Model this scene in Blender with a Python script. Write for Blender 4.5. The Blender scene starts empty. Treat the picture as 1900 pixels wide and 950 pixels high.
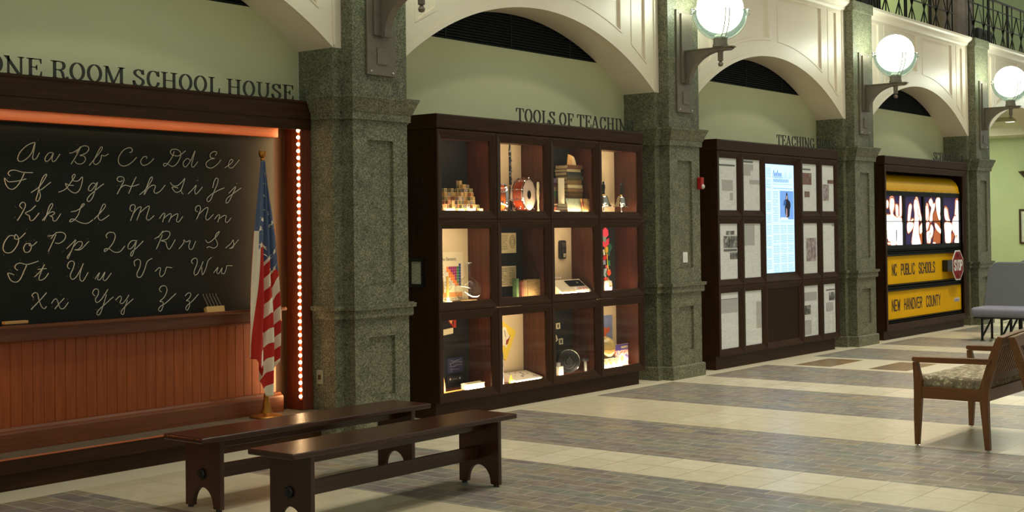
import bpy, bmesh, math, random
from mathutils import Vector, Matrix
SC = bpy.context.scene
COL = SC.collection
random.seed(7)
PI = math.pi
# ---------------------------------------------------------------- camera, world, exposure, large lights
# x runs along the arcade, y into the wall, z up; the photographer stands at the origin, 1.65 m up
YAW, PIT, ROL, FPX, CY = .9038, .0155, -.0123, 2483.14, 392.8
fw = Vector((math.sin(YAW)*math.cos(PIT), math.cos(YAW)*math.cos(PIT), math.sin(PIT)))
r0 = Vector((math.cos(YAW), -math.sin(YAW), 0)); u0 = r0.cross(fw)
rr = r0*math.cos(ROL)+u0*math.sin(ROL); uu = -r0*math.sin(ROL)+u0*math.cos(ROL)
CAMP = Vector((0, 0, 1.65))
cd = bpy.data.cameras.new('camera'); cam = bpy.data.objects.new('camera', cd); COL.objects.link(cam)
cam.matrix_world = Matrix(((rr.x, uu.x, -fw.x, 0), (rr.y, uu.y, -fw.y, 0), (rr.z, uu.z, -fw.z, 1.65), (0, 0, 0, 1)))
cd.sensor_width = 36; cd.lens = FPX/1900*36; cd.shift_y = -(475-CY)/1900; cd.clip_end = 200
SC.camera = cam
SC.view_settings.view_transform = 'Standard'; SC.view_settings.look = 'None'
SC.view_settings.gamma = 1; SC.view_settings.use_curve_mapping = False
SC.view_settings.exposure = 0.1
SC.cycles.use_denoising = True
SC.cycles.max_bounces = 8
SC.cycles.transparent_max_bounces = 12
SC.cycles.sample_clamp_indirect = 4
W = bpy.data.worlds.new('hall_ambience'); SC.world = W; W.use_nodes = True
W.node_tree.nodes['Background'].inputs[0].default_value = (0.94, 1.0, 0.80, 1)
W.node_tree.nodes['Background'].inputs[1].default_value = 0.34

def light(name, kind, loc, power, col, size=.1, size_y=None, target=None, spot=None, blend=.5):
    l = bpy.data.lights.new(name, kind); o = bpy.data.objects.new(name, l); COL.objects.link(o)
    o.location = loc; l.energy = power; l.color = col
    if kind == 'AREA':
        l.size = size
        if size_y: l.shape = 'RECTANGLE'; l.size_y = size_y
    else: l.shadow_soft_size = size
    if kind == 'SPOT': l.spot_size = spot; l.spot_blend = blend
    if target is not None:
        o.rotation_euler = (Vector(target)-Vector(loc)).to_track_quat('-Z', 'Y').to_euler()
    return o
WARM = (1.0, .80, .52)
# recessed downlights high in the hall ceiling, over the walkway
for lx, ly, pw in ((5.6, 5.0, 560), (7.9, 3.4, 420), (10.8, 4.4, 1250), (13.2, 3.0, 950), (16.3, 4.6, 1300), (18.7, 3.2, 950), (21.5, 4.8, 1150), (23.8, 3.4, 850)):
    light('hall_downlight', 'SPOT', (lx, ly, 9.2), pw, (1.0, .93, .80), .26, None, (lx, ly+.25, 0), 1.35, .9)

# ---------------------------------------------------------------- helpers
def lin(c):
    return tuple((v/12.92 if v <= .04045 else ((v+.055)/1.055)**2.4) for v in [x/255 for x in c])+(1,)
def newmat(name):
    m = bpy.data.materials.new(name); m.use_nodes = True
    nt = m.node_tree; return m, nt, nt.nodes['Principled BSDF'], nt.nodes.new, nt.links.new
def flat(name, rgb, rough=.5, metal=0, emit=None, spec=.5, emis_col=None, coat=0):
    m, nt, b, N, L = newmat(name)
    b.inputs['Base Color'].default_value = lin(rgb); b.inputs['Roughness'].default_value = rough
    b.inputs['Metallic'].default_value = metal; b.inputs['Specular IOR Level'].default_value = spec
    if coat: b.inputs['Coat Weight'].default_value = coat; b.inputs['Coat Roughness'].default_value = .1
    if emit:
        b.inputs['Emission Color'].default_value = lin(emis_col or rgb); b.inputs['Emission Strength'].default_value = emit
    return m
def ramp(nt, stops, mode='LINEAR'):
    r = nt.nodes.new('ShaderNodeValToRGB'); r.color_ramp.interpolation = mode
    e = r.color_ramp.elements
    while len(e) < len(stops): e.new(.5)
    for q, (p, c) in zip(e, stops): q.position = p; q.color = lin(c)
    return r
def coords(nt, scale=(1, 1, 1), kind='Object', rot=(0, 0, 0)):
    t = nt.nodes.new('ShaderNodeTexCoord'); mp = nt.nodes.new('ShaderNodeMapping')
    mp.inputs['Scale'].default_value = scale; mp.inputs['Rotation'].default_value = rot
    nt.links.new(t.outputs[kind], mp.inputs['Vector']); return mp
def noise(nt, vec, scale, detail=4, rough=.55, dist=0):
    n = nt.nodes.new('ShaderNodeTexNoise'); n.inputs['Scale'].default_value = scale
    n.inputs['Detail'].default_value = detail; n.inputs['Roughness'].default_value = rough
    n.inputs['Distortion'].default_value = dist
    nt.links.new(vec.outputs[0], n.inputs['Vector']); return n
def noisy(name, stops, scale, rough=.6, detail=4, stretch=(1, 1, 1), bump=0, metal=0, spec=.5, coat=0):
    m, nt, b, N, L = newmat(name)
    n = noise(nt, coords(nt, stretch), scale, detail)
    r = ramp(nt, stops); L(n.outputs['Fac'], r.inputs[0]); L(r.outputs[0], b.inputs['Base Color'])
    b.inputs['Roughness'].default_value = rough; b.inputs['Metallic'].default_value = metal
    b.inputs['Specular IOR Level'].default_value = spec
    if coat: b.inputs['Coat Weight'].default_value = coat; b.inputs['Coat Roughness'].default_value = .12
    if bump:
        bp = N('ShaderNodeBump'); bp.inputs['Strength'].default_value = bump; bp.inputs['Distance'].default_value = .01
        L(n.outputs['Fac'], bp.inputs['Height']); L(bp.outputs[0], b.inputs['Normal'])
    return m
def wood(name, dark, light_, axis='z', rough=.38, spec=.45, coat=0):
    st = {'x': (1.2, 22, 22), 'y': (22, 1.2, 22), 'z': (22, 22, 1.2)}[axis]
    return noisy(name, [(.28, dark), (.55, tuple((a+b)//2 for a, b in zip(dark, light_))), (.78, light_)], 2.2, rough, 6, st, .008, 0, spec, coat)
def glassmat(name, tint=(1, 1, 1), refl=.06):
    m = bpy.data.materials.new(name); m.use_nodes = True; nt = m.node_tree; nt.nodes.clear()
    o = nt.nodes.new('ShaderNodeOutputMaterial'); mx = nt.nodes.new('ShaderNodeMixShader')
    t = nt.nodes.new('ShaderNodeBsdfTransparent'); g = nt.nodes.new('ShaderNodeBsdfGlossy')
    lw = nt.nodes.new('ShaderNodeLayerWeight'); lw.inputs[0].default_value = .5
    pw = nt.nodes.new('ShaderNodeMath'); pw.operation = 'POWER'; pw.inputs[1].default_value = 5; nt.links.new(lw.outputs['Facing'], pw.inputs[0])
    f = nt.nodes.new('ShaderNodeMath'); f.operation = 'MULTIPLY_ADD'; f.inputs[1].default_value = .8; f.inputs[2].default_value = refl*.5; nt.links.new(pw.outputs[0], f.inputs[0])
    t.inputs[0].default_value = (*tint, 1); g.inputs['Roughness'].default_value = .03
    nt.links.new(f.outputs[0], mx.inputs[0]); nt.links.new(t.outputs[0], mx.inputs[1]); nt.links.new(g.outputs[0], mx.inputs[2])
    nt.links.new(mx.outputs[0], o.inputs[0]); return m

ORG = {}
class MB:
    """collects shapes in world coordinates and links them as ONE mesh object"""
    def __init__(s): s.v = []; s.f = []; s.m = []; s.uv = {}
    def add(s, verts, faces, mi=0):
        o = len(s.v); s.v += [tuple(p) for p in verts]
        for f in faces: s.f.append(tuple(i+o for i in f)); s.m.append(mi)
        return o
    def box(s, x0, x1, y0, y1, z0, z1, mi=0):
        s.add([(x0, y0, z0), (x1, y0, z0), (x1, y1, z0), (x0, y1, z0), (x0, y0, z1), (x1, y0, z1), (x1, y1, z1), (x0, y1, z1)],
              [(0, 3, 2, 1), (4, 5, 6, 7), (0, 1, 5, 4), (1, 2, 6, 5), (2, 3, 7, 6), (3, 0, 4, 7)], mi)
    def bar(s, a, b, w, h, up=(0, 0, 1), mi=0):
        a = Vector(a); b = Vector(b); d = (b-a).normalized(); up = Vector(up)
        if abs(d.dot(up)) > .95: up = Vector((0, 1, 0))
        sd = d.cross(up).normalized(); u = sd.cross(d)
        vs = [p+sd*i*w/2+u*j*h/2 for p in (a, b) for i, j in ((-1, -1), (1, -1), (1, 1), (-1, 1))]
        s.add(vs, [(0, 1, 2, 3), (7, 6, 5, 4), (0, 4, 5, 1), (1, 5, 6, 2), (2, 6, 7, 3), (3, 7, 4, 0)], mi)
    def tube(s, pts, r, n=8, mi=0, caps=True, closed=False):
        pts = [Vector(p) for p in pts]; k = len(pts)
        rs = r if isinstance(r, (list, tuple)) else [r]*k
        vs = []; prev = None
        for i, p in enumerate(pts):
            if closed: t = pts[(i+1) % k]-pts[i-1]
            else: t = pts[min(i+1, k-1)]-pts[max(i-1, 0)]
            if t.length < 1e-9: t = Vector((0, 0, 1))
            t.normalize()
            if prev is None:
                a = Vector((0, 0, 1)) if abs(t.z) < .9 else Vector((1, 0, 0)); prev = t.cross(a).normalized()
            prev = (prev-t*prev.dot(t))
            if prev.length < 1e-6: prev = t.orthogonal()
            prev.normalize(); bn = t.cross(prev)
            vs += [p+(prev*math.cos(2*PI*j/n)+bn*math.sin(2*PI*j/n))*rs[i] for j in range(n)]
        fs = [(i*n+j, i*n+(j+1) % n, ((i+1) % k)*n+(j+1) % n, ((i+1) % k)*n+j) for i in range(k if closed else k-1) for j in range(n)]
        if caps and not closed: fs += [tuple(range(n))[::-1], tuple(range((k-1)*n, k*n))]
        s.add(vs, fs, mi)
    def lathe(s, prof, c=(0, 0, 0), axis='z', n=32, mi=0, ang=(0, 2*PI), squash=1.0):
        full = abs(ang[1]-ang[0]-2*PI) < 1e-6; m = n if full else n+1; c = Vector(c); vs = []
        for r, h in prof:
            for j in range(m):
                a = ang[0]+(ang[1]-ang[0])*j/n; p, q = r*math.cos(a), r*math.sin(a)
                vs.append(c+{'z': Vector((p, q*squash, h)), 'x': Vector((h, p, q)), 'y': Vector((p, h, q))}[axis])
        fs = []
        for i in range(len(prof)-1):
            for j in range(m if full else m-1):
                j2 = (j+1) % m
                fs.append((i*m+j, i*m+j2, (i+1)*m+j2, (i+1)*m+j))
        if full:
            if prof[0][0] > 1e-6: fs.append(tuple(range(m))[::-1])
            if prof[-1][0] > 1e-6 and len(prof) > 2: fs.append(tuple(range((len(prof)-1)*m, len(prof)*m)))
        s.add(vs, fs, mi)
    def prism(s, poly, d0, d1, plane='xz', mi=0):
        """extrude a simple polygon given in plane coordinates from d0 to d1 along the third axis"""
        k = len(poly)
        f3 = {'xz': lambda p, d: (p[0], d, p[1]), 'xy': lambda p, d: (p[0], p[1], d), 'yz': lambda p, d: (d, p[0], p[1])}[plane]
        vs = [f3(p, d0) for p in poly]+[f3(p, d1) for p in poly]
        s.add(vs, [tuple(range(k)), tuple(range(2*k-1, k-1, -1))]+[(i, i+k, (i+1) % k+k, (i+1) % k) for i in range(k)], mi)
    def strip(s, L_, R_, d0, d1, plane='xz', mi=0, closed=False):
        """ribbon between two rails of 2-D points, extruded"""
        k = len(L_); n = k if closed else k-1
        for i in range(n):
            j = (i+1) % k; s.prism([L_[i], R_[i], R_[j], L_[j]], d0, d1, plane, mi)
    def sphere(s, c, r, n=16, mi=0, sq=(1, 1, 1)):
        vs = []; m = n//2
        for i in range(m+1):
            t = PI*i/m
            for j in range(n):
                a = 2*PI*j/n
                vs.append((c[0]+r*sq[0]*math.sin(t)*math.cos(a), c[1]+r*sq[1]*math.sin(t)*math.sin(a), c[2]-r*sq[2]*math.cos(t)))
        s.add(vs, [(i*n+j, i*n+(j+1) % n, (i+1)*n+(j+1) % n, (i+1)*n+j) for i in range(m) for j in range(n)], mi)
    def holed(s, outer, holes, d0, d1, plane='xz', mi=0):
        """polygon with holes, extruded (2-D curve fill)"""
        cu = bpy.data.curves.new('t', 'CURVE'); cu.dimensions = '2D'; cu.fill_mode = 'BOTH'; cu.extrude = abs(d1-d0)/2
        for lp in [outer]+holes:
            sp = cu.splines.new('POLY'); sp.points.add(len(lp)-1); sp.use_cyclic_u = True
            for q, p in zip(sp.points, lp): q.co = (p[0], p[1], 0, 1)
        ob = bpy.data.objects.new('t', cu); me = bpy.data.meshes.new_from_object(ob)
        mid = (d0+d1)/2
        f3 = {'xz': lambda p: (p.x, mid+p.z, p.y), 'xy': lambda p: (p.x, p.y, mid+p.z), 'yz': lambda p: (mid+p.z, p.x, p.y)}[plane]
        s.add([f3(v.co) for v in me.vertices], [tuple(p.vertices) for p in me.polygons], mi)
        bpy.data.objects.remove(ob); bpy.data.curves.remove(cu); bpy.data.meshes.remove(me)
    def build(s, name, mats, parent=None, org=None, smooth=False, bevel=0, seg=2, fix=True):
        if parent is not None: org = ORG[parent]
        org = Vector(org) if org is not None else Vector((0, 0, 0))
        me = bpy.data.meshes.new(name)
        me.from_pydata([tuple(Vector(p)-org) for p in s.v], [], s.f)
        for m in (mats if isinstance(mats, (list, tuple)) else [mats]): me.materials.append(m)
        me.polygons.foreach_set('material_index', s.m)
        if s.uv:
            ul = me.uv_layers.new(name='UVMap')
            for lp in me.loops: ul.data[lp.index].uv = s.uv.get(lp.vertex_index, (0, 0))
        if fix:
            bm = bmesh.new(); bm.from_mesh(me); bmesh.ops.recalc_face_normals(bm, faces=bm.faces); bm.to_mesh(me); bm.free()
        if smooth:
            me.polygons.foreach_set('use_smooth', [True]*len(me.polygons))
            try: me.set_sharp_from_angle(angle=math.radians(40))
            except Exception: pass
        me.update()
        o = bpy.data.objects.new(name, me); COL.objects.link(o)
        if parent is not None: o.parent = parent
        else: o.location = org
        ORG[o] = org
        if bevel:
            bv = o.modifiers.new('bevel', 'BEVEL'); bv.width = bevel; bv.segments = seg; bv.limit_method = 'ANGLE'; bv.angle_limit = math.radians(40)
            bv.harden_normals = False
        return o
def tag(o, label=None, cat=None, group=None, kind=None):
    if label: o['label'] = label
    if cat: o['category'] = cat
    if group: o['group'] = group
    if kind: o['kind'] = kind
    return o
def thing(name, label, cat, loc, group=None):
    o = bpy.data.objects.new(name, None); COL.objects.link(o); o.location = loc; o.empty_display_size = .05
    ORG[o] = Vector(loc); return tag(o, label, cat, group)
def struct(o, label=None, cat=None): return tag(o, label, cat, None, 'structure')
def copy_tree(o, parent=None):
    c = o.copy(); COL.objects.link(c)
    if parent is not None: c.parent = parent
    ORG[c] = ORG.get(o, Vector((0, 0, 0)))
    for ch in list(o.children): copy_tree(ch, c)
    return c
def cr(pts, n=6, closed=False):
    """Catmull-Rom through points"""
    P = [Vector(p) for p in pts]; k = len(P); out = []
    if k < 3 and not closed: return P
    for i in range(k if closed else k-1):
        g = (lambda j: P[j % k]) if closed else (lambda j: P[max(0, min(k-1, j))])
        a, b, c, d = g(i-1), g(i), g(i+1), g(i+2)
        for q in range(n):
            t = q/n
            out.append(.5*((2*b)+(c-a)*t+(2*a-5*b+4*c-d)*t*t+(3*b-a-3*c+d)*t**3))
    if not closed: out.append(P[-1])
    return out
def arc(cx, cz, r, a0, a1, n=32, rz=None):
    rz = rz or r
    return [(cx+r*math.cos(a0+(a1-a0)*i/n), cz+rz*math.sin(a0+(a1-a0)*i/n)) for i in range(n+1)]
def rect(x0, x1, z0, z1): return [(x0, z0), (x1, z0), (x1, z1), (x0, z1)]

# ---------------------------------------------------------------- materials
def granite_mat():
    m, nt, b, N, L = newmat('green_granite')
    mp = coords(nt)
    v = N('ShaderNodeTexVoronoi'); v.inputs['Scale'].default_value = 125; L(mp.outputs[0], v.inputs['Vector'])
    sp = N('ShaderNodeSeparateColor'); L(v.outputs['Color'], sp.inputs[0])
    r = ramp(nt, [(0, (72, 74, 58)), (.3, (104, 105, 84)), (.62, (126, 126, 104)), (.9, (154, 152, 128))]); L(sp.outputs[0], r.inputs[0])
    n = noise(nt, mp, 9, 3); r2 = ramp(nt, [(.3, (206, 206, 200)), (.7, (250, 248, 240))]); L(n.outputs[0], r2.inputs[0])
    mx = N('ShaderNodeMix'); mx.data_type = 'RGBA'; mx.blend_type = 'MULTIPLY'; mx.inputs[0].default_value = 1
    L(r.outputs[0], mx.inputs[6]); L(r2.outputs[0], mx.inputs[7]); L(mx.outputs[2], b.inputs['Base Color'])
    b.inputs['Roughness'].default_value = .42; b.inputs['Specular IOR Level'].default_value = .35
    return m
def tile_mat(name, bw, bh, offset, stops, mortar, msize, rough, rot=0, loc=(0, 0, 0), nstr=.25, bump=.3):
    m, nt, b, N, L = newmat(name)
    mp = coords(nt, (1, 1, 1), 'Object', (0, 0, rot)); mp.inputs['Location'].default_value = loc
    br = N('ShaderNodeTexBrick'); br.offset = offset; br.squash = 1
    br.inputs['Color1'].default_value = (0, 0, 0, 1); br.inputs['Color2'].default_value = (1, 1, 1, 1)
    br.inputs['Mortar'].default_value = (.5, .5, .5, 1); br.inputs['Scale'].default_value = 1
    br.inputs['Mortar Size'].default_value = msize; br.inputs['Brick Width'].default_value = bw; br.inputs['Row Height'].default_value = bh
    br.inputs['Bias'].default_value = 0
    L(mp.outputs[0], br.inputs['Vector'])
    r = ramp(nt, stops); L(br.outputs['Color'], r.inputs[0])
    n = noise(nt, mp, 9, 6, .65); r2 = ramp(nt, [(.3, tuple(int(255*(1-nstr)) for _ in range(3))), (.7, (255, 255, 255))]); L(n.outputs[0], r2.inputs[0])
    mx = N('ShaderNodeMix'); mx.data_type = 'RGBA'; mx.blend_type = 'MULTIPLY'; mx.inputs[0].default_value = 1
    L(r.outputs[0], mx.inputs[6]); L(r2.outputs[0], mx.inputs[7])
    m2 = N('ShaderNodeMix'); m2.data_type = 'RGBA'; L(br.outputs['Fac'], m2.inputs[0]); L(mx.outputs[2], m2.inputs[6]); m2.inputs[7].default_value = lin(mortar)
    L(m2.outputs[2], b.inputs['Base Color']); b.inputs['Roughness'].default_value = rough; b.inputs['Specular IOR Level'].default_value = .4
    bp = N('ShaderNodeBump'); bp.inputs['Strength'].default_value = bump; bp.inputs['Distance'].default_value = .004; bp.invert = True
    L(br.outputs['Fac'], bp.inputs['Height']); L(bp.outputs[0], b.inputs['Normal'])
    return m
GRAN = granite_mat()
SLATE = tile_mat('slate_brick_paving', .305, .148, .5, [(0, (140, 132, 128)), (.2, (160, 148, 132)), (.38, (148, 144, 136)), (.55, (166, 157, 132)), (.7, (146, 147, 136)), (.85, (156, 140, 128)), (1, (174, 160, 130))], (194, 184, 158), .0035, .34, PI/2)
CREAM = tile_mat('cream_floor_tile', .315, .35, 0, [(0, (212, 201, 172)), (1, (224, 213, 186))], (150, 134, 98), .003, .30, PI/2, (.0, .03, 0), .08, .2)
CREAMB = tile_mat('large_cream_tile', .47, .625, 0, [(0, (212, 199, 166)), (1, (220, 208, 178))], (178, 158, 112), .003, .28, PI/2, (0, 0, 0), .08, .2)
BORDER = flat('cream_border_stone', (214, 203, 174), .34)
TAN = tile_mat('tan_slate_square', .47, .48, 0, [(0, (138, 116, 88)), (1, (160, 128, 84))], (150, 134, 98), .002, .33, PI/2)
GREENW = noisy('sage_green_wall_paint', [(.3, (202, 204, 164)), (.7, (207, 208, 169))], 1.5, .7)
LIME = noisy('yellow_green_wall_paint', [(.3, (176, 190, 144)), (.7, (183, 197, 150))], 1.5, .7)
CREAMP = noisy('cream_painted_panelling', [(.3, (230, 215, 194)), (.7, (235, 221, 200))], 2, .42)
CEILP = flat('ceiling_paint', (214, 212, 186), .8)
WOODZ = wood('dark_mahogany_upright_grain', (42, 23, 9), (64, 38, 16), 'z', .5, .18)
WOODX = wood('dark_mahogany_level_grain', (44, 25, 10), (68, 42, 18), 'x', .5, .18)
REDZ = wood('red_mahogany_lining', (54, 20, 5), (88, 38, 10), 'z')
REDX = wood('red_mahogany_beam', (140, 66, 28), (174, 90, 42), 'x')
PLANK = wood('orange_mahogany_boards', (128, 56, 16), (164, 80, 28), 'z', .45)
BENCHW = wood('dark_bench_wood', (50, 27, 17), (76, 43, 26), 'x', .24, .5)
BENCHZ = wood('dark_bench_wood_upright', (50, 27, 17), (76, 43, 26), 'z', .3, .5)
OAK = wood('honey_brown_hardwood', (90, 53, 16), (124, 76, 26), 'z', .35)
OAKY = wood('honey_brown_hardwood_level', (90, 53, 16), (124, 76, 26), 'y', .35)
BLACKB = noisy('black_slate_board', [(.3, (15, 17, 15)), (.7, (21, 23, 20))], 3, .62, spec=.25)
CHALK = flat('white_chalk', (192, 186, 170), .9, spec=0)
CHALKD = flat('faint_chalk', (92, 87, 75), .9, spec=0)
BRONZE = noisy('grey_bronze_metal', [(.3, (116, 106, 92)), (.7, (128, 118, 104))], 30, .42, 3, (1, 1, 1), 0, .35)
LETTER = flat('dark_bronze_lettering', (52, 52, 44), .5, .3)
BLACK = flat('black_paint', (14, 14, 15), .35)
SOFTBLACK = flat('black_felt', (21, 18, 18), .9)
CREAMF = flat('cream_lining_cloth', (222, 198, 158), .85)
GRILLE = flat('dark_teal_louvre', (13, 23, 25), .7)
CHROME = flat('chrome_metal', (220, 220, 222), .14, 1)
BRASS = flat('brass_metal', (200, 152, 70), .3, 1)
GLASS = glassmat('clear_display_glass', (1, 1, 1), .02)
PAPER = flat('aged_paper', (226, 212, 178), .8)
WHITE = flat('white_paint', (232, 230, 222), .6)
# ---------------------------------------------------------------- the setting
PITCH = 4.906
PX = [3.189+PITCH*i for i in range(6)]           # pillar centres
BX = [(PX[i]+PX[i+1])/2 for i in range(5)]       # bay centres
# floor: bands of slate brick and cream tile that run out from the wall
def floor_mesh():
    mb = MB(); bands = []
    for i in range(-1, 6):
        o = 7.66+PITCH*(i-1)
        if i == 0: bands += [(o, o+.70, 1), (o+.70, o+2.37, 0), (o+2.37, o+3.44, 2), (o+3.44, o+4.906, 0)]
        elif i == 2: bands += [(o, o+.70, 1), (o+.70, o+2.18, 0), (o+2.18, o+3.46, 4), (o+3.46, o+4.906, 0)]
        else: bands += [(o, o+.70, 1), (o+.70, o+2.18, 0), (o+2.18, o+3.44, 2), (o+3.44, o+4.906, 0)]
    def q(x0, x1, y0, y1, mi): mb.add([(x0, y0, 0), (x1, y0, 0), (x1, y1, 0), (x0, y1, 0)], [(0, 1, 2, 3)], mi)
    for x0, x1, mi in bands:
        if mi != 4: q(x0, x1, -3, 7.69, mi)
        else:
            xs = [x0, 14.90, 15.87, x1]; ys = [-3]+[7.40-.47*k for k in range(21, -1, -1)]+[7.69]
            for a in range(3):
                for b in range(len(ys)-1):
                    dark = a == 1 and 0 < b < len(ys)-2 and (len(ys)-2-b) % 2 == 1
                    q(xs[a], xs[a+1], ys[b], ys[b+1], 3 if dark else 5)
    q(bands[0][0], bands[-1][1], 7.69, 8.7, 5); q(22.0, 33, 8.7, 17, 5)
    return mb
struct(floor_mesh().build('floor', [SLATE, CREAM, CREAMB, TAN, TAN, BORDER], fix=False))

def outline(d, back):
    return [(-.43-d, back), (-.43-d, 7.885-d), (-.325-d, 7.885-d), (-.325-d, 7.76-d), (.325+d, 7.76-d), (.325+d, 7.885-d), (.43+d, 7.885-d), (.43+d, back)]
def loft(mb, levels, back):
    """stack of plan outlines (offset, z) joined into one moulding"""
    vs = []; k = 8
    for d, z in levels: vs += [(x, y, z) for x, y in outline(d, back)]
    fs = []
    for i in range(len(levels)-1):
        fs += [(i*k+j, i*k+(j+1) % k, (i+1)*k+(j+1) % k, (i+1)*k+j) for j in range(k)]
    fs += [tuple(range(k))[::-1], tuple(range((len(levels)-1)*k, len(levels)*k))]
    mb.add(vs, fs)
def make_pillar():
    t = thing('granite_pillar', '', 'pillar', (0, 7.9, 0))
    b = MB(); loft(b, [(.028, 0), (.028, .138), (.018, .150)], 8.12); b.build('plinth', GRAN, t)
    b = MB(); b.box(-.325, .325, 7.785, 8.2, 0.15, 2.79); b.box(-.43, .43, 7.885, 8.284, 0.0, 3.18)
    b.holed(rect(-.325, .325, .15, 2.79), [rect(-.16, .15, .31, .80), rect(-.16, .15, 1.225, 2.43)], 7.76, 7.785); b.build('shaft', GRAN, t)
    b = MB(); loft(b, [(.022, .955), (.028, .965), (.028, 1.028), (.045, 1.030), (.047, 1.064)], 8.12); b.build('dado_band', GRAN, t)
    b = MB(); loft(b, [(.022, 2.595), (.025, 2.655), (.032, 2.660), (.072, 2.765), (.078, 2.768), (.080, 2.790)], 8.12); b.build('capital', GRAN, t)
    b = MB(); b.box(-.325, .325, 7.76, 8.285, 2.79, 4.69); b.build('upper_shaft', GRAN, t)
    b = MB(); b.box(-.345, .345, 7.74, 8.3, 4.69, 4.835); b.build('top_block', GRAN, t, bevel=.006)
    return t
PLAB = ['speckled green granite pillar at the left end of the blackboard alcove', 'speckled green granite pillar between the blackboard alcove and the glass cabinet',
        'speckled green granite pillar with a red fire alarm at its edge', 'speckled green granite pillar between the newspaper cabinet and the yellow bus front',
        'speckled green granite pillar right of the yellow bus front, beside the corridor', 'speckled green granite pillar at the far side of the corridor opening']
pil = make_pillar()
for i, x in enumerate(PX):
    o = pil if i == 0 else copy_tree(pil)
    o.location = (x, 7.9, 0); tag(o, PLAB[i], 'pillar', 'granite pillars of the arcade')

def arc_z(x, R): return .42+math.sqrt(R*R-x*x)
def make_arcade():
    R = 3.42
    op = [(x, arc_z(x, R)) for x in [-2.023+4.046*i/48 for i in range(49)]]
    outer = [(-2.128, 3.18)]+op+[(2.128, 3.18), (2.128, 4.72), (-2.128, 4.72)]
    Rp = 3.625
    def wide(a, b):
        bot = [(a+(b-a)*i/14, arc_z(a+(b-a)*i/14, Rp)) for i in range(15)]
        return bot+[(b, 4.66), (a, 4.66)]
    nar = lambda a, b: [(a, arc_z(a, Rp)-.02), (b, arc_z(b, Rp)-.04), (b, 4.66), (a, 4.66)]
    holes = [wide(.10, 1.40), wide(-1.40, -.10), nar(1.58, 1.88), nar(-1.88, -1.58)]
    b = MB(); b.holed(outer, holes, 7.885, 7.905); b.holed(outer, [], 7.905, 8.285)
    # beads round the panels and along the arch edge
    b.strip(op, [(x, arc_z(x, R+.045)) for x, z in op], 7.872, 7.89)
    for h in holes:
        c = Vector((sum(p[0] for p in h)/len(h), sum(p[1] for p in h)/len(h)))
        x0, x1 = min(p[0] for p in h), max(p[0] for p in h)
        inn = [(x0+.03+(p[0]-x0)*(x1-x0-.06)/(x1-x0), p[1]+(.03 if p[1] < 4.6 else -.03)) for p in h]
        b.strip(h, inn, 7.879, 7.906, 'xz', 0, True)
    for s in (-1, 1): b.box(min(s*2.03, s*2.05), max(s*2.03, s*2.05), 7.872, 7.89, 3.20, 4.70)
    return b.build('wall_arcade', CREAMP, org=(0, 7.9, 3.18))
arc0 = make_arcade()
for i, x in enumerate(BX):
    o = arc0 if i == 0 else copy_tree(arc0)
    o.location = (x, 7.9, 3.18); struct(o)
b = MB()
for i in range(5):
    x0, x1 = PX[i]+.326, PX[i+1]-.326
    b.prism([(7.884, 4.69), (7.86, 4.715), (7.85, 4.745), (7.805, 4.775), (7.785, 4.80), (7.785, 4.835), (8.9, 4.835), (8.9, 4.702), (8.4, 4.702), (8.4, 4.69)], x0, x1, 'yz')
struct(b.build('trim_1', CREAMP))
b = MB()
for i in range(4):
    b.box(PX[i]+.43, PX[i+1]-.43, 8.285, 8.36, 2.62 if i == 0 else 0, 3.49)
b.box(PX[0]+.3, PX[1]-.3, 8.50, 8.56, 0, 2.62)
struct(b.build('wall_back', GREENW))
b = MB(); b.box(2.5, 33, 8.36, 16, 4.45, 4.70); struct(b.build('floor_upper', CREAMP))
# dark louvres under each arch
GL = ['dark louvred grille under the arch above the blackboard alcove', 'dark louvred grille under the arch above the glass cabinet',
      'dark louvred grille under the arch above the newspaper cabinet', 'dark louvred grille under the arch above the bus front']
for i in range(4):
    b = MB(); x0, x1 = PX[i]+.44, PX[i+1]-.44
    b.box(x0, x1, 8.33, 8.36, 3.49, 3.95)
    z = 3.50
    while z < 3.92:
        b.prism([(8.29, z), (8.33, z+.018), (8.33, z+.024), (8.29, z+.006)], x0, x1, 'yz'); z += .028
    for q in range(1, 4): b.box(x0+(x1-x0)*q/4-.006, x0+(x1-x0)*q/4+.006, 8.286, 8.30, 3.49, 3.92)
    tag(b.build('louvre_grille', GRILLE, org=((x0+x1)/2, 8.33, 3.49)), GL[i], 'grille', 'louvre grilles under the arches')
# corridor behind the last arch
b = MB(); b.box(32, 32.1, 8.3, 17, 0, 3.9); struct(b.build('wall_right', LIME))
b = MB(); b.box(22.3, 22.45, 8.3, 17, 0, 3.9); struct(b.build('wall_left', LIME))
b = MB(); b.box(22.3, 32.1, 17, 17.1, 0, 3.9); struct(b.build('wall_far', LIME))
b = MB(); b.box(22.3, 31, 8.36, 17, 3.90, 3.96); b.box(31, 32, 8.36, 17, 3.73, 3.96); b.box(28, 28.25, 8.4, 17, 3.82, 3.9); struct(b.build('ceiling', CEILP))
DISC = flat('glowing_downlight_lens', (255, 250, 232), .5, 0, 6)
t = thing('recessed_downlight', 'round lit downlight in the corridor ceiling behind the last arch', 'ceiling light', (29.1, 9.32, 3.9))
b = MB(); b.lathe([(.13, 3.899), (.13, 3.885), (.10, 3.885), (.10, 3.899)], (29.1, 9.32, 0)); b.build('trim_ring', WHITE, t, smooth=True)
b = MB(); b.lathe([(.10, 3.887), (0, 3.886)], (29.1, 9.32, 0)); b.build('lens', DISC, t)
light('corridor_downlight', 'AREA', (29.1, 9.32, 3.87), 60, (1, .95, .75), .3, None, (29.1, 9.32, 0))
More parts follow.
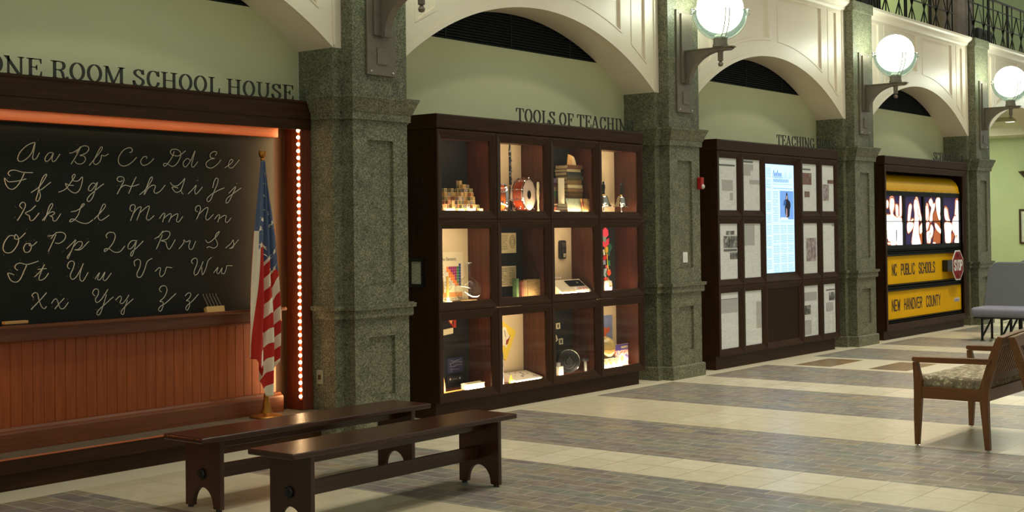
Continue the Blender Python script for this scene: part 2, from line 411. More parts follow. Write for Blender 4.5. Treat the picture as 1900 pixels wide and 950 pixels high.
light('corridor_ceiling_light', 'AREA', (29.6, 11.5, 3.8), 90, (.98, 1, .80), 1.6, None, (30.6, 11.5, 0))
# picture and uplight on the corridor wall
t = thing('framed_picture', 'thin dark framed picture hanging on the yellow-green corridor wall', 'picture', (31.98, 9.75, 1.25))
b = MB(); b.holed(rect(9.45, 10.06, 1.24, 2.05), [rect(9.49, 10.02, 1.28, 2.01)], 31.96, 31.995, 'yz'); b.build('frame', flat('dark_walnut_frame', (56, 36, 20), .4), t)
b = MB(); b.box(31.985, 31.996, 9.48, 10.03, 1.27, 2.02); b.build('print', noisy('pale_landscape_print', [(.3, (176, 190, 176)), (.6, (204, 206, 184)), (.8, (150, 166, 130))], 5), t)
t = thing('wall_uplight', 'dark bowl-shaped uplight on the corridor wall above the picture', 'wall lamp', (31.9, 9.8, 2.68))
b = MB(); b.lathe([(.02, 2.60), (.06, 2.63), (.16, 2.78), (.27, 2.90), (.29, 2.93), (.27, 2.93), (.15, 2.80)], (31.99, 9.77, 0), 'z', 20, 0, (PI/2, 3*PI/2)); b.build('bowl', flat('dark_bronze_bowl', (60, 44, 26), .4, .4), t, smooth=True)
b = MB(); b.box(31.97, 31.998, 9.72, 9.82, 2.66, 2.86); b.build('back_plate', flat('dark_bronze_plate', (50, 38, 24), .4, .4), t)

# upper gallery: wall, ceiling, column, railings, seats
b = MB(); b.box(2.5, 60, 13, 13.1, 4.7, 9.5); struct(b.build('wall_gallery', LIME))
b = MB(); b.box(2.5, 60, 8.4, 13.1, 9.5, 9.6); struct(b.build('ceiling_gallery', CEILP))
light('gallery_ceiling_light', 'AREA', (24, 11, 9.2), 70, (.95, 1, .62), 1.5, None, (24, 11.6, 0))
light('gallery_ceiling_light', 'AREA', (31, 11, 9.2), 90, (.95, 1, .62), 1.5, None, (31, 11.6, 0))
t = thing('gallery_column', 'broad mauve-grey fluted column behind the gallery railing', 'column', (23.4, 8.5, 4.835))
b = MB(); n = 72
prof = []
for z in (4.84, 9.5):
    prof.append([(23.4+(.37+.014*math.cos(18*2*PI*k/n))*math.cos(2*PI*k/n), 8.5+(.37+.014*math.cos(18*2*PI*k/n))*math.sin(2*PI*k/n), z) for k in range(n)])
b.add(prof[0]+prof[1], [(k, (k+1) % n, n+(k+1) % n, n+k) for k in range(n)]); b.build('shaft', noisy('mauve_grey_marble', [(.3, (142, 128, 120)), (.7, (164, 148, 140))], 6, .4), t, smooth=True)
b = MB(); b.lathe([(.395, 4.8355), (.395, 4.87), (.38, 4.88), (.385, 4.90), (.372, 4.92)], (23.4, 8.5, 0)); b.build('base', flat('mauve_grey_stone', (118, 102, 96), .45), t, smooth=True)
IRON = flat('dark_iron_railing', (34, 32, 28), .28, .6)
def make_railing(W_):
    t = thing('gallery_railing', '', 'railing', (0, 8.1, 4.835)); h = W_/2
    b = MB(); b.box(-h, h, 8.075, 8.125, 5.735, 5.775); b.build('handrail', IRON, t, bevel=.006)
    for z in (5.58, 5.27, 4.90):
        b = MB(); b.box(-h, h, 8.09, 8.11, z-.010, z+.010); b.build('rail', IRON, t)
    k = 4; w = W_/k
    for i in range(k+1):
        for s in (-.035, .035):
            x = -h+w*i+s
            if abs(x) > h+.001: continue
            b = MB(); b.box(x-.011, x+.011, 8.09, 8.11, 4.836, 5.735); b.build('post', IRON, t)
    for i in range(k*2):
        x0 = -h+w*i/2+.05; x1 = x0+w/2-.10
        b = MB(); b.tube([(x0, 8.085, 4.90), (x1, 8.085, 5.58)], .011, 8); b.build('diagonal_bar', IRON, t, smooth=True)
        b = MB(); b.tube([(x1, 8.115, 4.90), (x0, 8.115, 5.58)], .009, 8); b.build('diagonal_bar', IRON, t, smooth=True)
        b = MB(); b.box((x0+x1)/2-.008, (x0+x1)/2+.008, 8.092, 8.108, 4.90, 5.735); b.build('baluster', IRON, t)
    return t
ra = make_railing(PITCH-.74)
RL = {3: 'dark iron lattice railing on the ledge above the bus front', 4: 'dark iron lattice railing at the upper right, above the corridor arch'}
for i in (3, 4):
    o = ra if i == 3 else copy_tree(ra)
    o.location = (BX[i], 8.1, 4.835); tag(o, RL[i], 'railing', 'railings along the gallery ledge')
DARKLEATHER = flat('dark_leather', (30, 24, 20), .45)
def make_gseat():
    t = thing('gallery_armchair', '', 'armchair', (0, 9.2, 4.7))
    b = MB(); b.box(-.42, .42, 8.85, 9.55, 4.82, 5.06); b.build('seat', DARKLEATHER, t, bevel=.03)
    b = MB(); b.box(-.42, .42, 8.72, 8.86, 4.82, 5.46); b.build('backrest', DARKLEATHER, t, bevel=.04)
    for s in (-1, 1):
        b = MB(); b.box(s*.5-.08, s*.5+.08, 8.74, 9.55, 4.80, 5.26); b.build('armrest', DARKLEATHER, t, bevel=.03)
        for y in (8.82, 9.48):
            b = MB(); b.box(s*.45-.03, s*.45+.03, y-.03, y+.03, 4.70, 4.82); b.build('leg', IRON, t)
    return t
gs = make_gseat()
for i, (x, l) in enumerate(((20.4, 'dark upholstered armchair behind the gallery railing left of the mauve column'), (25.9, 'dark upholstered armchair behind the upper right railing, right of the mauve column'))):
    o = gs if i == 0 else copy_tree(gs)
    o.location = (x, 9.2, 4.7); tag(o, l, 'armchair', 'armchairs on the gallery')
# ---------------------------------------------------------------- globe wall lamps on the pillars
OPAL = bpy.data.materials.new('glowing_opal_glass'); OPAL.use_nodes = True
_b = OPAL.node_tree.nodes['Principled BSDF']; _b.inputs['Base Color'].default_value = (.9, .95, .88, 1); _b.inputs['Roughness'].default_value = .3
_b.inputs['Emission Color'].default_value = (.88, 1, .84, 1); _b.inputs['Emission Strength'].default_value = 24
BOWL = glassmat('frosted_bowl_glass', (.30, .34, .30), .12)
_n = BOWL.node_tree; _o = [q for q in _n.nodes if q.type == 'OUTPUT_MATERIAL'][0]; _m = _n.nodes.new('ShaderNodeMixShader'); _m.inputs[0].default_value = .6
_d = _n.nodes.new('ShaderNodeBsdfTranslucent'); _d.inputs[0].default_value = (.03, .036, .03, 1)
_n.links.new(_o.inputs[0].links[0].from_socket, _m.inputs[1]); _n.links.new(_d.outputs[0], _m.inputs[2]); _n.links.new(_m.outputs[0], _o.inputs[0])
STRAPM = flat('pale_brushed_metal', (186, 186, 172), .4, .3)
def make_lamp():
    t = thing('globe_wall_lamp', '', 'wall lamp', (0, 7.76, 2.97))
    b = MB(); b.box(-.17, .17, 7.735, 7.76, 2.97, 4.115); b.build('back_plate', BRONZE, t, bevel=.004)
    b = MB(); b.box(-.105, .105, 7.710, 7.735, 3.30, 4.075); b.build('raised_plate', BRONZE, t, bevel=.003)
    b = MB(); b.box(-.06, .06, 7.725, 7.735, 3.06, 3.20); b.build('square_boss', BRONZE, t, bevel=.003)
    for x, z in ((-.13, 3.0), (.13, 3.0), (-.13, 4.08), (.13, 4.08)):
        b = MB(); b.sphere((x, 7.733, z), .011, 10); b.build('screw', CHROME, t, smooth=True)
    # bracket: flat top arm and a quarter-round underside
    top = [(7.71, 3.655), (7.15, 3.655), (7.13, 3.64), (7.17, 3.62)]
    und = [(7.22, 3.622)]+[(7.265+.395*math.sin(a), 3.31+.312*math.cos(a)) for a in [PI/2*i/14 for i in range(15)]]+[(7.665, 3.285), (7.71, 3.285)]
    b = MB(); b.prism(top+und, -.04, .04, 'yz'); b.build('arm', BRONZE, t, bevel=.003)
    b = MB(); b.box(-.055, .055, 7.12, 7.71, 3.650, 3.664); b.build('arm_cap', BRONZE, t, bevel=.003)
    c = (0, 7.285, 0)
    b = MB(); b.lathe([(.085, 3.664), (.085, 3.69), (.078, 3.70), (.078, 3.775), (.05, 3.80)], c); b.build('socket', BRONZE, t, smooth=True)
    b = MB(); b.lathe([(.0, 3.448), (.022, 3.455), (.03, 3.475), (.022, 3.495), (.012, 3.505), (.030, 3.515), (.030, 3.60), (.036, 3.62)], c); b.build('finial', BRONZE, t, smooth=True)
    b = MB(); b.sphere((0, 7.285, 4.075), .258, 40); b.build('globe', OPAL, t, smooth=True)
    b = MB(); b.lathe([(.295*math.sin(a), 4.055-.305*math.cos(a)) for a in [PI/2*(.06+.94*i/14) for i in range(15)]], c, 'z', 40); b.build('lower_bowl', BOWL, t, smooth=True)
    for k in range(2):
        for w in (-.022, .022):
            pts = []
            for i in range(25):
                a = -PI/2*1.06+PI*1.06*i/24
                p = Vector((math.sin(a)*.305, w, 4.055-math.cos(a)*.312))
                q = Matrix.Rotation(PI/4+k*PI/2, 3, 'Z') @ Vector((p.x, p.y, 0))
                pts.append((q.x, 7.285+q.y, p.z))
            b = MB(); b.tube(pts, .0055, 6); b.build('strap', STRAPM, t, smooth=True)
    for z in (4.03, 4.075):
        for k in (0, 1, 3):
            b = MB(); b.tube([(.302*math.cos(a), 7.285+.302*math.sin(a), z) for a in [PI/4+k*PI/2-.22+.44*i/8 for i in range(9)]], .007, 6); b.build('equator_clip', STRAPM, t, smooth=True)
    for k in (0, 1, 3):
        a = PI/4+k*PI/2
        b = MB(); b.sphere((.325*math.cos(a), 7.285+.325*math.sin(a), 4.03), .016, 10); b.sphere((.325*math.cos(a), 7.285+.325*math.sin(a), 4.075), .016, 10); b.build('knob', CHROME, t, smooth=True)
    return t
LL = ['globe wall lamp on the pillar at the left end of the blackboard alcove', 'globe wall lamp whose bracket shows at the top edge, left of the glass cabinet',
      'large lit globe wall lamp cut by the top edge, right of the glass cabinet', 'lit globe wall lamp on the pillar right of the newspaper cabinet',
      'smallest lit globe wall lamp, on the pillar beside the corridor arch', 'globe wall lamp beyond the corridor arch']
lamp = make_lamp()
for i, x in enumerate(PX):
    o = lamp if i == 0 else copy_tree(lamp)
    o.location = (x, 7.76, 2.97); tag(o, LL[i], 'wall lamp', 'globe lamps on the pillars')

# ---------------------------------------------------------------- small fittings on the pillars
t = thing('fire_alarm', 'small red fire alarm strobe on the edge of a granite pillar', 'fire alarm', (13.345, 7.76, 2.105))
b = MB(); b.box(13.262, 13.322, 7.70, 7.7595, 2.115, 2.25); b.build('housing', flat('red_plastic', (168, 28, 22), .35), t, bevel=.008)
b = MB(); b.sphere((13.292, 7.698, 2.145), .028, 14, 0, (1, .7, 1)); b.build('strobe_lens', flat('clear_strobe_lens', (214, 210, 196), .15), t, smooth=True)
t = thing('wall_switch', 'white switch plate on the granite pillar left of the newspaper cabinet', 'switch', (13.02, 7.76, 1.28))
b = MB(); b.box(12.968, 13.068, 7.778, 7.7845, 1.288, 1.405); b.build('plate', WHITE, t, bevel=.003)
b = MB(); b.box(13.006, 13.030, 7.772, 7.779, 1.325, 1.368); b.build('toggle', WHITE, t, bevel=.003)
t = thing('wall_outlet', 'pale outlet plate low on the pillar beside the strip of bulbs', 'outlet', (7.66, 8.05, .42))
b = MB(); b.box(7.654, 7.6652, 8.02, 8.095, .425, .54); b.build('plate', flat('pale_green_plastic', (150, 150, 124), .5), t, bevel=.003)
b = MB(); b.box(7.6495, 7.6545, 8.042, 8.073, .462, .502); b.build('socket', flat('brown_plastic', (66, 40, 26), .5), t, bevel=.002)
# ---------------------------------------------------------------- glass-fronted cabinets
def frame(mb, x0, x1, z0, z1, y=7.82, w=.08, set_=.020, back=.034):
    """mitred picture frame with a bevel that falls towards the opening; mi 0 = stiles, 1 = rails"""
    rings = [(0, y+.03), (0, y+.003), (.004, y), (.018, y), (w-.008, y+set_-.004), (w, y+set_), (w, y+back)]
    vs = []
    for d, yy in rings: vs += [(x0+d, yy, z0+d), (x1-d, yy, z0+d), (x1-d, yy, z1-d), (x0+d, yy, z1-d)]
    for i in range(len(rings)-1):
        for j in range(4):
            k = (j+1) % 4
            o = [vs[i*4+j], vs[i*4+k], vs[i*4+4+k], vs[i*4+4+j]]
            mb.add(o, [(0, 1, 2, 3)], 1 if j in (0, 2) else 0)
def cabinet_shell(t, x0, x1, y=7.82, ztop=2.58, zbot=.147, cz=2.712, bottom=True):
    b = MB()
    b.box(x0, x0+.022, y+.022, 8.283, zbot, ztop); b.box(x1-.022, x1, y+.022, 8.283, zbot, ztop)
    b.box(x0+.022, x1-.022, y+.06, 8.283, ztop-.02, ztop); b.box(x0+.022, x1-.022, y+.06, 8.283, zbot, zbot+.02)
    b.box(x0+.022, x1-.022, 8.262, 8.283, zbot+.02, ztop-.02)
    b.build('carcass', WOODZ, t, bevel=.002)
    b = MB(); b.prism([(y+.012, ztop), (y-.004, ztop+.012), (y-.010, cz-.012), (y-.004, cz), (8.283, cz), (8.283, ztop)], x0-.008, x1+.008, 'yz'); b.build('cornice', WOODX, t, bevel=.003)
    b = MB(); b.box(x0+.02, x1-.035, y+.065, 8.283, 0, zbot); b.build('kick_board', WOODX, t)
def strip_lights(x0, x1, z0, z1, p=1.0, y=7.895):
    p *= 2.7
    xc = (x0+x1)/2; w = x1-x0-.18
    light('cabinet_strip_light', 'AREA', (xc, y, z0+.078), p, WARM, w, .02, (xc, y+.3, z0+.40))
    light('cabinet_strip_light', 'AREA', (xc, y, z1-.075), p*.5, WARM, w, .02, (xc, y+.3, z1-.42))

CX0, CW = 8.87, .839
ROWS = [(1.772, 2.578), (.954, 1.772), (.147, .954)]
SH = [z0+.066 for z0, z1 in ROWS]                  # shelf heights
dc = thing('display_cabinet', 'tall dark wood cabinet of twelve glazed, lit compartments of teaching tools', 'display cabinet', (10.548, 8.0, 0))
cabinet_shell(dc, CX0, CX0+4*CW)
b = MB()
for c in range(5):
    x = CX0+CW*c; a0, a1 = (x+.022, x+.034) if c == 0 else (x-.034, x-.022) if c == 4 else (x-.015, x+.015)
    b.box(a0, a1, 7.872, 8.17, .167, 2.56)
b.build('divider_lining', REDZ, dc)
b = MB()
for r in range(3):
    b.box(CX0+.034, CX0+4*CW-.034, 7.874, 8.17, ROWS[r][0]+.02, SH[r])
b.box(CX0+.034, CX0+4*CW-.034, 7.874, 8.17, 2.515, 2.56)
b.build('shelves', wood('red_mahogany_shelf', (88, 38, 18), (128, 62, 30), 'x'), dc)
LIGHTBACK = {(0, 1), (0, 3), (1, 0), (1, 2), (2, 1), (2, 3)}
for r in range(3):
    for c in range(4):
        x0 = CX0+CW*c; x1 = x0+CW; z0, z1 = ROWS[r]
        b = MB(); b.box(x0+.016, x1-.016, 8.17, 8.19, z0+.03, z1-.02)
        o = b.build('back_panel', CREAMF if (r, c) in LIGHTBACK else SOFTBLACK, dc); o['label'] = 'cream back panel' if (r, c) in LIGHTBACK else 'black back panel'
        b = MB(); frame(b, x0+.002, x1-.002, z0+.002, z1-.002); d = b.build('door_frame', [WOODZ, WOODX], dc)
        b = MB(); b.box(x0+.078, x1-.078, 7.845, 7.849, z0+.078, z1-.078); p = b.build('glass_pane', GLASS, dc); p.parent = d
        strip_lights(x0, x1, z0, z1, {(0, 0): .9, (0, 2): .8, (1, 1): .45, (2, 0): .8, (2, 2): .55}.get((r, c), 1.0))
t = thing('notice_frame', 'small black-framed notice on the left side of the glass display cabinet', 'notice', (8.86, 8.07, 1.18))
b = MB(); b.holed(rect(7.985, 8.155, 1.17, 1.43), [rect(8.01, 8.13, 1.20, 1.40)], 8.852, 8.8695, 'yz'); b.build('frame', BLACK, t)
b = MB(); b.box(8.860, 8.866, 8.008, 8.132, 1.198, 1.402); b.build('notice_sheet', noisy('printed_notice', [(.35, (150, 156, 134)), (.6, (206, 206, 184))], 40, .7, 2, (1, .6, 3)), t)

# --- top row: alphabet blocks
BCOL = [flat('block_paint', c, .55) for c in ((172, 60, 48), (72, 104, 72), (72, 88, 126), (196, 152, 62), (206, 170, 112))]
BW = flat('maple_block_wood', (212, 172, 112), .6)
def block_mesh(k):
    b = MB(); s = .0185; b.box(-s, s, -s, s, 0, 2*s, 0)
    e = .013
    for f in range(4):
        R_ = Matrix.Rotation(f*PI/2, 3, 'Z')
        def face(q, d, mi): b.add([R_ @ Vector((p[0], -s-d, p[1]+s)) for p in q], [(0, 1, 2, 3)], mi)
        face([(-e, -e), (e, -e), (e, e), (-e, e)], .0004, 1)
        pass
        g = (f+k) % 4; w = .003
        for q in ([(-.006, -.008), (-.006+w, -.008), (-.006+w, .008), (-.006, .008)], [(.006-w, -.008), (.006, -.008), (.006, .008), (.006-w, .008)],
                  [(-.006, -w/2), (.006, -w/2), (.006, w/2), (-.006, w/2)], [(-.006, .008-w), (.006, .008-w), (.006, .008), (-.006, .008)]):
            face(q, .0008, 0)
    b.add([(-e, -e, 2*s+.0004), (e, -e, 2*s+.0004), (e, e, 2*s+.0004), (-e, e, 2*s+.0004)], [(0, 1, 2, 3)], 1)
    o = b.build('alphabet_block', [BW, BCOL[k % 5]], org=(0, 0, 0), fix=False)
    return o
blk = [block_mesh(k) for k in range(5)]
heights = [2, 2, 6, 5, 6, 5, 6, 8, 6, 7, 6, 3, 2]
used = set(); ki = 0
def put(src, loc, rz):
    o = src if src not in used else copy_tree(src)
    used.add(src); o.location = loc; o.rotation_euler = (0, 0, rz); ORG[o] = Vector(loc)
    return o
for row, (yy, hs, off) in enumerate(((8.055, heights, .0), (7.990, [max(0, h-random.randint(1, 4)) if h > 3 else h-1 for h in heights], -.02), (7.925, [2, 1, 2, 0, 1, 3, 0, 2, 1, 2, 0, 1, 0], -.05))):
    for i, h in enumerate(hs):
        for k in range(h):
            x = 9.150+off+i*.0432+random.uniform(-.0016, .0016)
            o = put(blk[random.randrange(5)], (x, yy+random.uniform(-.009, .009), SH[0]+.0005+k*.0372), random.uniform(-.13, .13))
            tag(o, 'wooden alphabet block in the pile on the top left cabinet shelf', 'block', 'alphabet blocks in the pile')
# --- top row: clarinet, two drums, recorder
BLACKW = flat('black_grenadilla_wood', (20, 18, 18), .3)
t = thing('clarinet', 'black clarinet with silver keys standing upright behind the drums', 'clarinet', (10.245, 8.085, SH[0]))
zz = SH[0]+.0008
b = MB(); b.lathe([(.032, zz), (.030, zz+.01), (.018, zz+.06), (.0125, zz+.12), (.012, zz+.54), (.013, zz+.56)], (10.245, 8.085, 0), 'z', 18); b.build('body', BLACKW, t, smooth=True)
b = MB(); b.lathe([(.0135, zz+.56), (.0135, zz+.60), (.012, zz+.615), (.008, zz+.66), (.003, zz+.675)], (10.245, 8.085, 0), 'z', 18); b.build('mouthpiece', BLACKW, t, smooth=True)
for q in (.13, .27, .40, .555, .60):
    b = MB(); b.lathe([(.0135, zz+q-.006), (.0155, zz+q-.004), (.0155, zz+q+.004), (.0135, zz+q+.006)], (10.245, 8.085, 0), 'z', 18); b.build('ring', CHROME, t, smooth=True)
for i in range(11):
    q = .15+.036*i; s = -1 if i % 3 == 0 else 1
    b = MB(); b.lathe([(.0, -.001), (.0075, 0), (.0075, .003), (0, .004)], (10.245+s*.006, 8.068, zz+q), 'y', 10); b.tube([(10.245+s*.014, 8.075, zz+q-.012), (10.245+s*.014, 8.075, zz+q+.02)], .0018, 6); b.build('key', CHROME, t, smooth=True)
def drum(t, cx, cz, r, y0, y1, shell, head, dot=None, dirv=(0, 1, 0), lugs=10):
    """drum lying with its round head facing along dirv"""
    d = Vector(dirv).normalized(); up = Vector((0, 0, 1)); sd = d.cross(up).normalized()
    base = Vector((cx, y0, cz)); Lh = y1-y0
    M = lambda rr_, a, h: base+sd*rr_*math.cos(a)+up*rr_*math.sin(a)+d*h
    def lat(name, prof, mat, n=40):
        b = MB(); vs = [M(rr_, 2*PI*j/n, h) for rr_, h in prof for j in range(n)]
        fs = [(i*n+j, i*n+(j+1) % n, (i+1)*n+(j+1) % n, (i+1)*n+j) for i in range(len(prof)-1) for j in range(n)]
        if prof[0][0] < .001: pass
        b.add(vs, fs); return b.build(name, mat, t, smooth=True)
    lat('shell', [(r*.97, .012), (r*.97, Lh-.012)], shell)
    for h in (0, Lh): lat('hoop', [(r*.955, h-.008), (r*1.01, h-.011), (r*1.02, h), (r*1.01, h+.011), (r*.955, h+.008)], CHROME)
    for h in (.002, Lh-.002): lat('head', [(0.0001, h), (r*.96, h)], head)
    if dot: lat('head_dot', [(0.0001, -.001), (r*dot, -.001)], BLACK)
    for j in range(lugs):
        a = 2*PI*(j+.5)/lugs
        b = MB(); b.tube([M(r*1.03, a, -.012), M(r*1.03, a, Lh+.012)], .0035, 6); b.sphere(M(r*1.03, a, Lh*.5), .010, 8); b.sphere(M(r*1.03, a, .0), .008, 8); b.sphere(M(r*1.03, a, Lh), .008, 8)
        b.build('tension_rod', CHROME, t, smooth=True)
RS = flat('glossy_red_brown_shell', (126, 46, 20), .15, coat=.5)
HEADM = flat('cream_drum_skin', (222, 190, 164), .6)
t = thing('bass_drum', 'red-brown drum with a pale head and dark centre dot, facing the glass', 'drum', (10.36, 8.0, SH[0]))
drum(t, 10.345, SH[0]+.1765, .158, 7.930, 8.045, RS, HEADM, .27, (-.21, .978, 0), 10)
t = thing('snare_drum', 'orange-brown drum with chrome rim at the left edge of the compartment', 'drum', (9.93, 8.0, SH[0]))
drum(t, 10.035, SH[0]+.147, .130, 8.0, 8.085, flat('glossy_orange_shell', (196, 92, 34), .12, coat=.6), HEADM, None, (-.8, .6, 0), 8)
t = thing('recorder', 'cream recorder standing upright right of the bass drum', 'recorder', (10.512, 7.945, SH[0])); cx = (10.512, 7.945, 0)
b = MB(); b.lathe([(.015, zz), (.014, zz+.03), (.011, zz+.035), (.0125, zz+.17), (.016, zz+.175), (.0165, zz+.20), (.014, zz+.205)], cx, 'z', 16); b.build('body', flat('cream_plastic', (232, 214, 168), .35), t, smooth=True)
b = MB(); b.lathe([(.014, zz+.205), (.013, zz+.235), (.0165, zz+.25), (.0165, zz+.285), (.011, zz+.305)], cx, 'z', 16); b.build('head_joint', flat('cream_plastic_head', (238, 222, 180), .35), t, smooth=True)
b = MB()
for k in range(6): b.lathe([(.0, 0), (.003, 0)], (10.508, 7.9325, zz+.05+.018*k), 'y', 8)
b.build('finger_holes', BLACK, t)
# --- top row: old books
def bookmat(c, nm='book_cloth'): return noisy(nm, [(.3, tuple(int(v*.82) for v in c)), (.7, c)], 25, .75)
LEAF = noisy('page_edges', [(.35, (196, 170, 122)), (.65, (222, 200, 154))], 60, .85, 3, (1, 1, 6))
def book(name, label, group, loc, w, d, h, col, rot=0, tilt=None, title=None, cat='book'):
    """closed book lying flat: w along x, d along y, h thick"""
    t = thing(name, label, cat, loc, group)
    x, y, z = loc; m = bookmat(col)
    cv = .003
    b = MB(); b.box(x-w/2, x+w/2, y-d/2, y+d/2, z, z+cv); b.box(x-w/2, x+w/2, y-d/2, y+d/2, z+h-cv, z+h); b.box(x-w/2, x-w/2+cv, y-d/2, y+d/2, z+cv, z+h-cv)
    b.build('cover', m, t)
    b = MB(); b.box(x-w/2+cv, x+w/2-.004, y-d/2+.004, y+d/2-.004, z+cv, z+h-cv); b.build('pages', LEAF, t)
    t.rotation_euler = tilt if tilt else (0, 0, rot)
    return t
tower = [(.030, (120, 62, 36)), (.026, (96, 78, 44)), (.038, (160, 128, 62)), (.022, (110, 84, 48)), (.030, (132, 96, 44)), (.026, (150, 108, 60)), (.034, (84, 62, 38)), (.030, (136, 104, 52)), (.034, (96, 86, 58)), (.028, (60, 66, 62)), (.024, (154, 124, 84)), (.030, (118, 72, 44))]
names = ['lowest', 'second', 'third', 'fourth', 'fifth', 'sixth', 'seventh', 'eighth', 'ninth', 'tenth', 'eleventh', 'topmost']
cols = ['red-brown', 'olive-brown', 'ochre', 'brown', 'golden brown', 'tan', 'dark brown', 'olive-tan', 'grey-green', 'dark grey', 'pale tan', 'russet']
z = SH[0]+.0005
for i, (h, c) in enumerate(tower):
    h *= 1.34
    if i == 0: h += .02
    book('old_book', '%s flat old book, %s of the tall book tower in the cabinet' % (cols[i], names[i]), 'old books of the tall tower', (11.20+random.uniform(-.018, .018), 8.07, z), random.uniform(.150, .166), random.uniform(.225, .285), h, c, PI/2 if i % 4 != 2 else -PI/2); z += h+.0004
t = thing('open_book', 'tan book standing half open on top of the tall book tower', 'book', (11.19, 8.06, z))
bm_ = bookmat((206, 160, 96))
b = MB(); b.prism([(11.115, z), (11.20, z), (11.185, z+.10), (11.135, z+.11)], 8.02, 8.032, 'xz'); b.build('cover', bm_, t)
b = MB(); b.prism([(11.20, z), (11.275, z), (11.262, z+.04), (11.235, z+.085), (11.187, z+.10)], 8.024, 8.07, 'xz'); b.build('pages', LEAF, t)
sc_ = [((150, 104, 60), 'brown'), ((92, 50, 40), 'dark red'), ((66, 84, 60), 'dull green'), ((140, 84, 66), 'rosy brown'), ((110, 96, 70), 'grey-tan'), ((60, 112, 66), 'bright green'), ((150, 120, 80), 'tan'), ((96, 40, 44), 'wine red'), ((120, 100, 110), 'mauve')]
z = SH[0]+.0005
for i, (c, n_) in enumerate(sc_):
    if i < 2: h = .026
    else: h = .042
    book('old_book', '%s book, %s of the low stack left of the white card' % (n_, names[i] if i < 8 else 'topmost'), 'old books of the left stack', (10.81 if i > 1 else 10.80, 8.065, z), .165, .14, h, c, PI/2); z += h+.0004
b = MB(); b.box(10.858, 10.962, 7.953, 7.957, SH[0]+.08, SH[0]+.355); b.box(10.88, 10.94, 7.956, 7.97, SH[0]+.0005, SH[0]+.09)
tag(b.build('caption_card', flat('ivory_card', (232, 212, 170), .7), org=(10.91, 7.955, SH[0])), 'tall blank ivory card standing before the book stacks', 'card')
for i, (x0, w, c1, nm, lb) in enumerate(((10.985, .27, (132, 134, 104), 'picture_book', 'grey-green picture book leaning in front of the tall book tower'), (11.214, .150, (190, 140, 70), 'picture_book', 'yellow-orange picture book leaning at the right of the book compartment'))):
    t = thing(nm, lb, 'book', (x0+w/2, 7.93, SH[0]), 'picture books leaning before the tower')
    vs = lambda o_, e_: [(x0, 7.925+o_, SH[0]+.001), (x0+w, 7.925+o_, SH[0]+.001), (x0+w, 7.955+o_, SH[0]+.15), (x0, 7.955+o_, SH[0]+.15)]
    b = MB(); A = vs(-.03*i, 0); B_ = vs(.012-.03*i, 0); b.add(A+B_, [(0, 1, 2, 3), (7, 6, 5, 4), (0, 4, 5, 1), (1, 5, 6, 2), (2, 6, 7, 3), (3, 7, 4, 0)])
    b.build('cover', noisy('printed_cover', [(.3, c1), (.5, tuple(min(255, v+30) for v in c1)), (.62, (150, 60, 44) if i else (96, 120, 110)), (.8, (214, 188, 130))], 14, .5, 3), t)
    b = MB(); b.add([(x0+w*.9, 7.924-.03*i, SH[0]+.006), (x0+w*.97, 7.924-.03*i, SH[0]+.006), (x0+w*.97, 7.952-.03*i, SH[0]+.145), (x0+w*.9, 7.952-.03*i, SH[0]+.145)], [(0, 1, 2, 3)]); b.build('spine_strip', bookmat((176, 64, 44)), t)
for i, (c, n_) in enumerate((((176, 84, 60), 'coral red'), ((196, 112, 80), 'salmon'), ((210, 184, 140), 'cream'))):
    book('old_book', '%s book of the little pile in front of the white card, %s' % (n_, ('lowest', 'middle', 'topmost')[i]), 'small pile of books before the card', (10.82+.008*i, 7.925, SH[0]+.0005+.0308*i), .20-.012*i, .085, .0304, c, .05*(i-1))
# --- top row: two hand bells and a drawing
NICKEL = flat('polished_nickel', (196, 190, 176), .16, 1)
def bell(x, y, s, lab):
    t = thing('hand_bell', lab, 'bell', (x, y, SH[0]+.06), 'hand bells'); z = SH[0]+.0008
    b = MB(); b.lathe([(.035, z), (.035, z+.004), (.006, z+.006), (.006, z+.10)], (x, y, 0), 'z', 20); b.build('stand', CHROME, t, smooth=True)
    b = MB(); b.lathe([(.092*s, z+.07), (.094*s, z+.075), (.075*s, z+.09), (.055*s, z+.125), (.048*s, z+.165), (.036*s, z+.185), (.012, z+.195)], (x, y, 0), 'z', 28); b.build('bell_cup', NICKEL, t, smooth=True)
    b = MB(); b.lathe([(.010, z+.19), (.016, z+.21), (.013, z+.23), (.021, z+.27), (.019, z+.30), (.009, z+.315), (.013, z+.325), (.008, z+.337)], (x, y, 0), 'z', 18); b.build('handle', BLACKW, t, smooth=True)
    b = MB(); b.lathe([(.014, z+.187), (.019, z+.194), (.012, z+.204)], (x, y, 0), 'z', 18); b.build('ferrule', BRASS, t, smooth=True)
    return t
bell(12.045, 7.985, .95, 'nickel hand bell with a black handle, the right one of two')
bell(11.70, 7.98, 1.0, 'nickel hand bell half hidden by the left edge of its compartment')
t = thing('line_drawing', 'pale sheet with a faint pencil drawing behind the hand bells', 'drawing', (11.95, 8.167, 2.1))
b = MB(); b.box(11.75, 12.09, 8.1655, 8.1695, 1.95, 2.42); b.build('sheet', flat('ivory_paper', (226, 204, 164), .85), t)
b = MB()
for k in range(3): b.tube(cr([(11.83+.03*k, 8.164, 2.38), (11.88+.03*k, 8.164, 2.30), (11.93+.03*k, 8.164, 2.24), (11.98, 8.164, 2.16-.02*k), (11.93, 8.164, 2.07), (11.98-.02*k, 8.164, 2.02), (12.03, 8.164, 2.04)], 5), .0012, 4)
b.build('pencil_lines', flat('pencil_grey', (160, 138, 108), .9), t)
